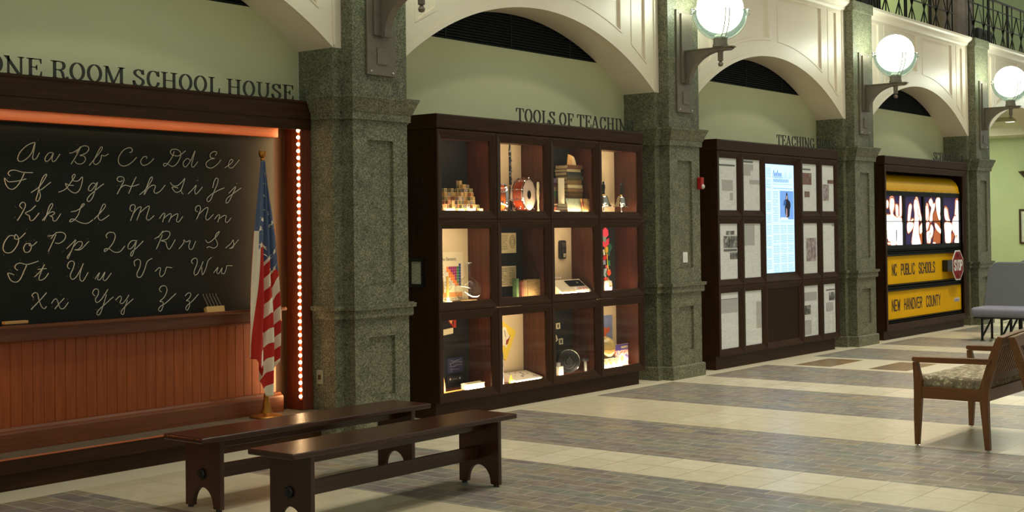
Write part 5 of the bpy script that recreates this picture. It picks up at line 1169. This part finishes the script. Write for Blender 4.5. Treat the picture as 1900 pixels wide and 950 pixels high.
# strip of bare bulbs on the right jamb
b = MB(); b.box(7.539, 7.5499, 8.142, 8.171, .30, 2.51); b.build('bulb_channel', flat('red_brown_channel', (150, 66, 32), .4), al)
BULB = flat('glowing_bulb', (255, 214, 150), .5, 0, 17, .5, (255, 214, 156))
for i in range(40):
    b = MB(); b.sphere((7.534, 8.155, .330+.0558*i), .0150, 12); b.build('bulb', BULB, al, smooth=True)
for o_ in (light('bulb_strip_light', 'AREA', (7.515, 8.160, 1.42), 5, (1, .60, .26), .03, 2.2, (7.0, 8.66, 1.42)),
           light('bulb_strip_light', 'AREA', (3.79, 8.160, 1.42), 24, (1, .58, .23), .03, 2.2, (4.3, 8.60, 1.42)),
           light('cornice_strip_light', 'AREA', (5.64, 8.150, 2.508), 1.5, (1, .66, .34), 3.6, .025, (5.64, 8.34, 2.44))):
    o_.data.spread = PI/2
# the blackboard and its chalked alphabet
bb = thing('blackboard', 'long blackboard chalked with the cursive alphabet', 'blackboard', (5.58, 8.31, 1.06))
b = MB(); b.box(3.76, 7.398, 8.302, 8.329, 1.0585, 2.4475); slate_ = b.build('slate', BLACKB, bb)
def at_board(px, py, y=8.3008):
    c = rr*((px-950)/FPX)+uu*((CY-py)/FPX)+fw; k = y/c.y
    return Vector((CAMP.x+c.x*k, y, CAMP.z+c.z*k))
R5 = '''255,95 225,105 190,125 150,165 132,205 136,230 162,235 200,212 235,168 257,98 248,160 240,205 248,222 268,212 290,172
388,172 362,172 337,200 331,226 347,235 372,213 392,175 382,215 388,236 408,228 440,182
508,175 535,170 572,148 592,128 575,165 550,210 522,255
560,172 600,126 640,124 652,146 630,175 588,192 615,196 628,222 602,252 567,252 547,232
655,265 700,210 745,152 750,130 735,138 702,200 686,240 700,258 726,245 742,215 746,190 768,196 796,180
950,170 968,165 970,145 948,135 908,152 875,198 870,242 895,268 932,265 976,235 1002,205
1076,216 1076,200 1052,205 1033,236 1046,262 1072,262 1106,240 1130,214
1278,162 1265,200 1240,240 1214,270 1200,264 1206,250 1230,254 1262,272 1292,258 1320,215 1326,172 1300,148 1266,148 1250,165 1266,188 1312,194 1362,158
1396,226 1376,214 1350,236 1345,262 1362,276 1387,250 1407,215 1432,158 1416,220 1406,264 1422,276 1452,238
1580,192 1592,170 1572,163 1545,180 1545,206 1575,214 1545,220 1514,246 1520,275 1552,284 1592,260 1622,224
1650,282 1690,255 1710,230 1695,222 1680,246 1680,275 1706,281 1757,224
75,342 60,325 75,305 112,300 170,316 242,318
178,322 160,362 130,412 95,440 60,430 40,395 34,358 60,384 100,384 150,376 192,364
228,465 290,420 335,352 342,330 320,345 295,402 275,480 264,520 280,526 296,490 290,448 310,438 372,388
430,462 480,440 520,390 550,345 545,330 530,348 540,378 575,378 605,350 600,400 580,450 546,468 502,440 480,398 505,410 540,412
702,400 680,395 655,420 650,446 670,450 702,410 716,390 700,440 680,500 655,530 640,520 655,490 710,440 762,400
900,376 880,385 860,370 870,350 900,350 911,372 890,420 860,476
1000,350 975,400 945,472
885,430 918,410 962,420 1020,404
1025,480 1070,440 1115,372 1116,350 1100,365 1075,430 1058,480 1090,430 1125,410 1141,420 1130,455 1146,470 1180,450 1212,410
1250,390 1268,412 1302,414 1340,382 1357,360 1346,400 1325,450 1290,462 1264,430 1275,424 1308,432
1346,400 1330,452 1345,476
1380,475 1415,440 1441,410 1430,450 1441,475 1486,424
1448,374 1452,378
1562,430 1570,390 1586,360 1601,366 1595,402 1570,462 1545,520 1526,530 1520,510 1550,480 1600,450 1646,430
1680,470 1731,420 1710,470 1680,530 1660,540 1665,510 1700,480 1771,430
1736,393 1740,398
162,582 145,560 160,538 181,540 186,566 160,620 128,670
262,560 225,595 186,616 215,636 221,665 246,665 288,614
310,670 350,620 385,562 380,545 360,570 338,640 322,672 350,625 386,605 401,616 380,634 365,636 386,646 390,670 412,670 446,620
520,606 560,598 600,572 620,550 605,550 590,580 575,626 545,666 515,680 516,665 541,660 592,686 642,690 682,664
690,660 730,620 770,572 770,550 755,556 735,602 720,645 736,668 760,660 802,630
972,602 955,590 961,560 986,555 991,582 958,672
975,622 1010,580 1036,570 1028,605 1004,668
1028,612 1070,575 1096,565 1085,612 1075,650 1091,668 1132,634
1170,656 1196,620 1211,620 1205,642 1193,682
1203,652 1236,626 1256,620 1255,642 1238,682
1250,652 1286,626 1306,622 1300,652 1295,672 1312,680 1342,640
1452,606 1435,595 1441,568 1466,562 1471,592 1443,662
1463,622 1500,585 1526,575 1520,612 1510,650 1526,665 1567,624
1575,660 1600,630 1613,632 1598,682
1608,657 1640,635 1661,636 1655,660 1656,680 1672,680 1697,650'''
R6 = '''110,72 70,70 32,120 24,170 50,195 92,185 131,130 136,86 116,60 108,88 140,92 187,48
216,126 190,130 174,160 186,190 216,185 231,150 221,126 216,142 241,140 272,113
350,72 390,65 416,44
411,60 390,110 354,186
374,92 410,50 456,45 481,66 471,100 436,125 404,122
488,165 530,125 556,100 545,130 520,190 500,236 494,224 518,190
540,150 570,116 601,115 601,140 576,168 548,172 592,170 652,110
786,86 780,66 801,45 836,48 846,76 831,120 801,160 770,186 770,168 801,165 841,190 881,186 917,144
1006,106 970,106 945,131 940,160 961,165 986,136 1001,110 986,170 970,216 959,214 966,190 1001,160 1052,108
1134,92 1170,70 1197,33
1191,60 1176,102 1148,167
1160,82 1200,40 1241,40 1246,66 1221,96 1183,106 1216,116 1226,150 1246,166 1287,98
1313,166 1346,125 1351,100 1366,115 1397,105 1386,140 1391,165 1412,165 1437,108
1508,100 1532,120 1581,82 1606,50 1610,38 1590,52 1580,82 1592,112 1596,140 1570,160 1535,150 1518,158
1655,160 1696,125 1711,100 1716,126 1711,156 1684,162 1702,154 1752,98
130,322 110,305 120,280 151,270 201,280 282,256
196,286 176,330 150,386 120,410 80,396 58,348 76,346 102,356
253,372 296,330 327,280
320,292 296,350 286,386 301,396 331,380 357,343
278,316 342,310
512,312 495,296 506,265 531,255 546,272 536,312 516,360 531,390 561,370 596,310 612,273
601,300 586,360 591,396 612,398 647,338
698,386 731,340 716,386 736,390 771,335 756,386 776,396 817,343
992,292 985,260 1011,242 1031,256 1026,300 1006,346 1011,372 1036,370 1061,320 1081,260 1117,235
1138,332 1166,305 1179,311 1172,346 1181,370 1206,350 1219,311 1226,300 1262,305
1417,276 1405,256 1426,235 1446,241 1446,276 1426,330 1431,358 1456,340 1492,258
1481,300 1486,356 1511,310 1526,256 1552,228
1568,342 1601,300 1591,336 1606,346 1631,305 1626,341 1646,346 1661,311 1666,290 1707,290
247,522 235,506 256,488 276,496 286,540 306,590 326,605 342,588
342,488 301,535 228,612
378,567 401,535 419,541 431,576 446,605 471,600 502,558
472,528 436,566 403,607
697,512 680,490 696,462 721,466 721,500 701,536 711,560 741,540 776,490 792,463
781,500 761,570 736,640 715,650 716,626 751,590 832,518
848,542 881,512 891,531 881,560 901,566 931,530 947,503
936,540 916,600 906,646 889,640 896,616 931,576 977,533
1187,482 1170,466 1186,440 1216,440 1226,471 1206,520 1174,551 1196,556 1196,590 1180,623 1164,614 1176,590 1221,560 1292,493
1358,512 1381,490 1401,496 1391,526 1369,546 1389,551 1391,586 1375,616 1364,604 1376,580 1411,550 1457,498'''
b = MB(); bd = MB()
for blockt, oy in ((R5, 240), (R6, 420)):
    for ln in blockt.split('\n'):
        P = [tuple(float(v) for v in q.split(',')) for q in ln.split()]
        pts = cr([at_board(p[0]/3.958, oy+p[1]/3.958) for p in P], 5)
        b.tube(pts, .0031, 5)
        for k in range(5):
            q = random.choice(P); px_ = q[0]/3.958+random.uniform(-7, 7); py_ = oy+q[1]/3.958+random.uniform(-6, 6)
            p0 = at_board(px_, py_, 8.3012); dx = random.uniform(-.014, .014); dz = random.uniform(-.014, .014)
            bd.tube([p0, p0+Vector((dx, 0, dz))], .002, 4)
ch = b.build('chalk_writing', CHALK, bb, smooth=True); ch.parent = slate_
ch = bd.build('chalk_guide_marks', CHALKD, bb); ch.parent = slate_; ch['kind'] = 'stuff'
# staff liner and eraser on the chalk rail
t = thing('chalk_liner', 'wooden five-pronged chalk liner standing on the rail beside the flag', 'chalk liner', (6.70, 8.23, 1.058))
b = MB(); b.prism([(8.205, 1.0585), (8.235, 1.0585), (8.250, 1.095), (8.215, 1.110)], 6.625, 6.800, 'yz'); b.build('wooden_bar', flat('pale_pine', (196, 156, 92), .6), t, bevel=.002)
for k in range(5):
    x = 6.655+k*.031
    b = MB(); b.tube([(x+.018, 8.238, 1.09), (x, 8.272, 1.17), (x-.004, 8.283, 1.185), (x-.006, 8.283, 1.205)], .0035, 6); b.build('wire_prong', flat('dull_wire', (112, 104, 88), .5, .5), t, smooth=True)
t = thing('board_eraser', 'tan wooden board eraser lying on the chalk rail at the far left', 'eraser', (5.02, 8.22, 1.058))
b = MB(); b.box(4.94, 5.10, 8.205, 8.25, 1.0585, 1.075); b.build('felt', flat('dark_felt', (44, 40, 36), .95), t)
b = MB(); b.box(4.935, 5.105, 8.203, 8.252, 1.075, 1.095); b.build('wooden_back', flat('tan_eraser_wood', (190, 140, 80), .5), t, bevel=.004)
# flag on its stand
fx, fy = 7.115, 8.095
t = thing('flag_stand', 'draped flag with stars and stripes on a brass-based pole beside the blackboard', 'flag', (fx, fy, .2152))
GOLD = flat('old_gold_metal', (168, 112, 44), .35, .8)
b = MB(); b.lathe([(.128, .2155), (.132, .222), (.125, .232), (.07, .242), (.048, .25), (.034, .285), (.026, .34), (.020, .375), (.023, .385), (.018, .40)], (fx, fy, 0), 'z', 36); b.build('base', GOLD, t, smooth=True)
b = MB(); b.tube([(fx, fy, .39), (fx-.016, fy, 2.255)], .0125, 14); b.build('pole', flat('varnished_pole', (170, 110, 52), .35), t, smooth=True)
b = MB(); b.lathe([(.012, 2.245), (.020, 2.25), (.014, 2.262), (.024, 2.272), (.030, 2.295), (.022, 2.312), (.006, 2.318)], (fx-.018, fy, 0), 'z', 20); b.build('finial', GOLD, t, smooth=True)
b = MB()
for s in (-1, 1): b.prism([(fx-.018+s*.008, 2.275), (fx-.018+s*.035, 2.30), (fx-.018+s*.030, 2.322), (fx-.018+s*.006, 2.305)], fy-.008, fy+.008, 'xz')
b.build('eagle_wings', GOLD, t, bevel=.003)
FL = bpy.data.materials.new('flag_cloth'); FL.use_nodes = True; nt = FL.node_tree; pb = nt.nodes['Principled BSDF']; pb.inputs['Roughness'].default_value = .8
uvn = nt.nodes.new('ShaderNodeUVMap'); uvn.uv_map = 'UVMap'; sx = nt.nodes.new('ShaderNodeSeparateXYZ'); nt.links.new(uvn.outputs[0], sx.inputs[0])
fr = nt.nodes.new('ShaderNodeMath'); fr.operation = 'FRACT'; nt.links.new(sx.outputs[0], fr.inputs[0])
gt = nt.nodes.new('ShaderNodeMath'); gt.operation = 'GREATER_THAN'; gt.inputs[1].default_value = .5; nt.links.new(fr.outputs[0], gt.inputs[0])
m1 = nt.nodes.new('ShaderNodeMix'); m1.data_type = 'RGBA'; m1.inputs[6].default_value = lin((186, 34, 24)); m1.inputs[7].default_value = lin((236, 222, 196)); nt.links.new(gt.outputs[0], m1.inputs[0])
g2 = nt.nodes.new('ShaderNodeMath'); g2.operation = 'LESS_THAN'; g2.inputs[1].default_value = 0; nt.links.new(sx.outputs[1], g2.inputs[0])
m2 = nt.nodes.new('ShaderNodeMix'); m2.data_type = 'RGBA'; m2.inputs[7].default_value = lin((80, 94, 124)); nt.links.new(g2.outputs[0], m2.inputs[0]); nt.links.new(m1.outputs[2], m2.inputs[6]); nt.links.new(m2.outputs[2], pb.inputs['Base Color'])
def lerp(tab, v):
    for (a, p), (c, q) in zip(tab, tab[1:]):
        if v <= c: return p+(q-p)*(v-a)/(c-a) if c > a else q
    return tab[-1][1]
Ltab = [(0, -.020), (.06, -.030), (.32, -.080), (.60, -.115), (.85, -.150), (1, -.150)]
Rtab = [(0, .012), (.06, .018), (.32, .092), (.60, .124), (.78, .130), (1, .115)]
ZT = 2.238
def zbot(u):
    return lerp([(0, .70), (.20, .685), (.24, .63), (.36, .60), (.40, .53), (.50, .50), (.60, .385), (.74, .40), (.86, .50), (1, .66)], u)
NU, NV = 96, 150
def fpos(u, v):
    zb = zbot(u); z = ZT-(ZT-zb)*v; vv = (ZT-z)/(ZT-.40)
    x = fx-.012-.9*(.030+.02*vv)+lerp(Ltab, vv)+(lerp(Rtab, vv)-lerp(Ltab, vv))*u
    amp = .010+.034*min(1, vv*1.6)
    y = fy-.024-.02*vv+amp*math.sin(2*PI*(2.6*u+.12*math.sin(5*vv))+.6)+.25*amp*math.sin(2*PI*6.3*u+3*vv)
    y -= .012
    return x, min(y, fy-.0), z, vv
b = MB(); vs = []
for j in range(NV+1):
    for i in range(NU+1):
        u, v = i/NU, j/NV; x, y, z, vv = fpos(u, v); vs.append((x, y, z))
        wob = .012*math.sin(14*u)+.010*math.sin(9*vv+5*u)
        s = (vv+.26*u+wob)/.118 if u > .30 else (u*.62+vv*.04+wob*.6+.265)/.118*.62+2.95
        can = vv-(.355+.145*max(0, u-.1)/.9+.03*math.sin(18*u)) if u > .12 else vv-.30
        b.uv[j*(NU+1)+i] = (s, can)
b.add(vs, [(j*(NU+1)+i, j*(NU+1)+i+1, (j+1)*(NU+1)+i+1, (j+1)*(NU+1)+i) for j in range(NV) for i in range(NU)])
fl = b.build('cloth', FL, t, smooth=True, fix=False)
so = fl.modifiers.new('thickness', 'SOLIDIFY'); so.thickness = .002
STAR = flat('cream_star_cloth', (236, 222, 196), .8)
for (u, vv_) in [(.5, .055), (.55, .10), (.45, .145), (.78, .175), (.35, .20), (.72, .235), (.25, .255), (.62, .29), (.9, .27), (.16, .29), (.82, .315), (.66, .355), (.45, .365), (.28, .325), (.90, .395), (.55, .415), (.34, .395), (.78, .435), (.60, .475), (.88, .47), (.2, .36)]:
    r_ = .024 if vv_ > .16 else .016
    v_ = vv_*(ZT-.40)/(ZT-zbot(u)); rot = random.uniform(-.4, .4)
    x, y, z, _v = fpos(u, v_); wd = max(.03, fpos(1, v_)[0]-fpos(0, v_)[0])
    def surf(dx, dz):
        q = fpos(min(1, max(0, u+dx/wd)), v_-dz/(ZT-zbot(u))); return (q[0], q[1]-.006, q[2])
    pts = []
    for k in range(10):
        a = PI/2+rot+PI*k/5; rad = r_ if k % 2 == 0 else r_*.42
        pts.append(surf(rad*math.cos(a)*.9, rad*math.sin(a)))
    b = MB(); b.add([surf(0, 0)]+pts, [(0, 1+k, 1+(k+1) % 10) for k in range(10)])
    o = b.build('star', STAR, t, fix=False); o.parent = fl
# ---------------------------------------------------------------- wooden benches
def make_bench():
    t = thing('wooden_bench', '', 'bench', (0, 0, 0)); L2 = .985; W2 = .190; H = .46
    b = MB(); b.box(-L2, L2, -W2, W2, H-.034, H); b.build('seat_plank', BENCHW, t, bevel=.009, seg=3)
    for x in (-.825, .825):
        b = MB(); ow = .168; hw = .098
        pl = [(-ow, .012), (-hw-.006, .012)]+[(-hw*math.cos(PI*i/20), .018+.115*math.sin(PI*i/20)) for i in range(21)]+[(hw+.006, .012), (ow, .012), (ow, H-.034), (-ow, H-.034)]
        b.prism(pl, x-.016, x+.016, 'yz'); b.build('end_board', BENCHZ, t, bevel=.003)
        for y in (-.135, .135):
            b = MB(); b.lathe([(.018, 0), (.018, .013)], (x, y, 0), 'z', 14); b.build('foot_glide', BLACK, t)
        s = -1 if x < 0 else 1
        b = MB(); b.lathe([(.0, x+s*.034), (.026, x+s*.034), (.034, x+s*.028), (.034, x+s*.015)], (0, 0, .215), 'x', 8); b.lathe([(.0, x+s*.040), (.010, x+s*.039), (.012, x+s*.033)], (0, 0, .215), 'x', 10); b.build('tenon_knob', BLACK, t)
    b = MB(); b.box(-.80, .80, -.013, .013, .172, .258); b.build('stretcher', BENCHW, t, bevel=.003)
    b = MB(); b.box(-.80, .80, -.055, -.035, .365, H-.034); b.box(-.80, .80, .035, .055, .365, H-.034); b.build('apron', BENCHW, t, bevel=.003)
    return t
bn = make_bench(); bn.location = (5.957, 5.632, 0); tag(bn, 'dark wooden plank bench nearest the viewer, in front of another like it', 'bench', 'dark plank benches')
bn2 = copy_tree(bn); bn2.location = (6.045, 6.485, 0); bn2.rotation_euler = (0, 0, -.022); bn2['label'] = 'dark wooden plank bench behind, closer to the blackboard alcove'

# ---------------------------------------------------------------- settees
FAB = bpy.data.materials.new('mottled_seat_fabric'); FAB.use_nodes = True; nt = FAB.node_tree; pb = nt.nodes['Principled BSDF']; pb.inputs['Roughness'].default_value = .9
mp = coords(nt); vo = nt.nodes.new('ShaderNodeTexVoronoi'); vo.inputs['Scale'].default_value = 26; nz = noise(nt, mp, 30, 3)
ad = nt.nodes.new('ShaderNodeMix'); ad.data_type = 'RGBA'; ad.inputs[0].default_value = .08; nt.links.new(mp.outputs[0], ad.inputs[6]); nt.links.new(nz.outputs['Color'], ad.inputs[7]); nt.links.new(ad.outputs[2], vo.inputs['Vector'])
rp = ramp(nt, [(.0, (226, 218, 188)), (.26, (206, 194, 158)), (.38, (132, 128, 98)), (.58, (156, 132, 112)), (.78, (110, 112, 84))]); nt.links.new(vo.outputs['Distance'], rp.inputs[0]); nt.links.new(rp.outputs[0], pb.inputs['Base Color'])
def taper(b, p0, p1, a0, a1, d0, d1):
    """tapered square leg between two points; a along x, d along y"""
    vs = [(p0[0]+i*a0/2, p0[1]+j*d0/2, p0[2]) for i, j in ((-1, -1), (1, -1), (1, 1), (-1, 1))]+[(p1[0]+i*a1/2, p1[1]+j*d1/2, p1[2]) for i, j in ((-1, -1), (1, -1), (1, 1), (-1, 1))]
    b.add(vs, [(3, 2, 1, 0), (4, 5, 6, 7), (0, 1, 5, 4), (1, 2, 6, 5), (2, 3, 7, 6), (3, 0, 4, 7)])
def make_settee():
    t = thing('settee', '', 'settee', (0, 0, 0)); Wd = 1.20; D = .545            # faces +y, x from 0 to Wd
    for x in (.018, Wd-.018):
        b = MB(); P = [(x, D-.004, .012), (x, D-.010, .20), (x, D-.018, .39), (x, D-.018, .50), (x, D+.0, .632)]; ws = [.036, .046, .052, .052, .040]; ds = [.034, .050, .060, .060, .040]
        for i in range(4): taper(b, P[i], P[i+1], ws[i]*.8, ws[i+1]*.8, ds[i], ds[i+1])
        b.build('front_leg', OAK, t)
        b = MB(); P = [(x, .010, .012), (x, .022, .20), (x, .030, .36), (x, .030, .45), (x, -.045, .70), (x, -.090, .835)]; ds = [.036, .048, .062, .072, .062, .05]
        for i in range(5): taper(b, P[i], P[i+1], .040, .040, ds[i], ds[i+1])
        b.build('rear_leg', OAK, t)
        b = MB(); b.prism([(D+.016, .640), (D+.022, .655), (D+.016, .672), (.30, .676), (-.01, .680), (-.035, .680), (-.02, .640), (.30, .634), (D-.02, .632)], x-.032, x+.032, 'yz'); b.build('armrest', OAKY, t, bevel=.004)
        b = MB(); b.box(x-.015, x+.015, .05, D-.04, .362, .452); b.build('side_rail', OAKY, t, bevel=.002)
        for y in (D-.004, .010):
            b = MB(); b.lathe([(.014, 0), (.014, .004), (.007, .006), (.007, .013)], (x, y, 0), 'z', 12); b.build('glide', CHROME, t)
    for y in (D-.030, .030):
        b = MB(); b.box(.035, Wd-.035, y-.014, y+.014, .362, .452); b.build('seat_rail', OAK, t, bevel=.002)
    b = MB(); b.box(.038, Wd-.038, .030, D-.008, .430, .53); c = b.build('seat_cushion', FAB, t, bevel=.028, seg=4)
    b = MB(); n = 14
    def crest(z, y): return [(Wd*i/n, y, z+.022*math.sin(PI*i/n)) for i in range(n+1)]
    lo0, lo1, hi0, hi1 = crest(.770, -.100), crest(.770, -.052), crest(.842, -.122), crest(.848, -.074)
    b.add(lo0+lo1+hi1+hi0, [(k*(n+1)+i, k*(n+1)+i+1, ((k+1) % 4)*(n+1)+i+1, ((k+1) % 4)*(n+1)+i) for k in range(4) for i in range(n)]+[(0, (n+1), 2*(n+1), 3*(n+1)), (n, 3*(n+1)+n, 2*(n+1)+n, (n+1)+n)])
    b.build('crest_rail', OAK, t, bevel=.006)
    b = MB(); b.bar((.04, .018, .53), (Wd-.04, .018, .53), .03, .05); b.build('lower_back_rail', OAK, t)
    k = 22
    for i in range(k):
        x = .07+(Wd-.14)*i/(k-1)
        b = MB(); b.bar((x, .014, .545), (x, -.078, .80), .020, .012, (0, 1, 0)); b.build('back_slat', OAK, t)
    return t
st = make_settee(); st.location = (9.845, 3.345, 0); tag(st, 'brown wooden settee with a mottled seat, its side towards the viewer', 'settee', 'wooden settees back to back')
st2 = copy_tree(st); st2.location = (11.08, 3.085, 0); st2.rotation_euler = (0, 0, PI); st2['label'] = 'brown wooden settee cut off by the right edge, back to back with the mottled one'

# ---------------------------------------------------------------- grey bus seats
VINYL = noisy('blue_grey_vinyl', [(.3, (122, 121, 136)), (.7, (132, 131, 146))], 40, .45, 3)
VINYLB = noisy('charcoal_vinyl_back', [(.3, (84, 87, 88)), (.7, (92, 95, 96))], 40, .5, 3)
def make_bus_seat():
    t = thing('bus_bench', '', 'bus seat', (0, 0, 0)); Wd = 1.05                    # faces -x; far end at y = 0, runs to -Wd
    b = MB()
    b.box(-.17, .48, -Wd, 0, .345, .485); b.build('seat_cushion', VINYL, t, bevel=.058, seg=5)
    b = MB(); pr = [(0, .50), (-.0, .50)]
    def yz(s): return s
    out = []
    for i in range(9): out.append((-.10-.16*(1-math.cos(PI/2*i/8)) if False else -.16+.16*math.cos(PI/2*i/8)-.0, .98+.16*math.sin(PI/2*i/8)))
    far = [(.0, .46)]+[(-.14+.14*math.cos(PI/2*i/8), .98+.14*math.sin(PI/2*i/8)) for i in range(9)]
    near = [(-Wd-p[0], p[1]) for p in far][::-1]
    poly = far+near
    def lean(z): return .39+.30*(z-.46)/.66
    fr = [(lean(z), y, z) for y, z in poly]; bk = [(lean(z)+.085, y, z) for y, z in poly]; k = len(poly)
    b.add(fr+bk, [tuple(range(k)), tuple(range(2*k-1, k-1, -1))]+[(i, (i+1) % k, (i+1) % k+k, i+k) for i in range(k)]); b.build('backrest', VINYLB, t, bevel=.022, seg=3)
    b = MB(); b.box(-.10, .46, -Wd+.03, -.03, .325, .345); b.build('seat_pan', BLACK, t)
    LEGM = flat('black_tube_steel', (24, 26, 26), .4, .3)
    for y in (-.12, -.40, -.68, -.96):
        b = MB()
        for x in (0, .42): b.box(x-.014, x+.014, y-.014, y+.014, .004, .326)
        b.bar((0, y, .05), (.42, y, .29), .022, .022, (0, 1, 0)); b.box(.02, .40, y-.011, y+.011, .292, .318)
        b.build('leg_frame', LEGM, t)
        b = MB()
        for x in (0, .42): b.box(x-.035, x+.035, y-.03, y+.03, 0, .006)
        b.build('foot_plate', LEGM, t)
    b = MB(); b.tube([(.455, .012, .47), (.48, .012, .50), (.53, .012, .60)], .010, 8); b.build('back_bracket', CHROME, t, smooth=True)
    return t
s1 = make_bus_seat(); s1.location = (19.486, 6.805, 0); tag(s1, 'grey padded bus seat at the right edge, in front of the corridor', 'bus seat', 'grey bus seats')
s2 = copy_tree(s1); s2.location = (20.62, 6.76, 0); s2['label'] = 'grey bus seat whose backrest top peeks out behind the front bus seat'
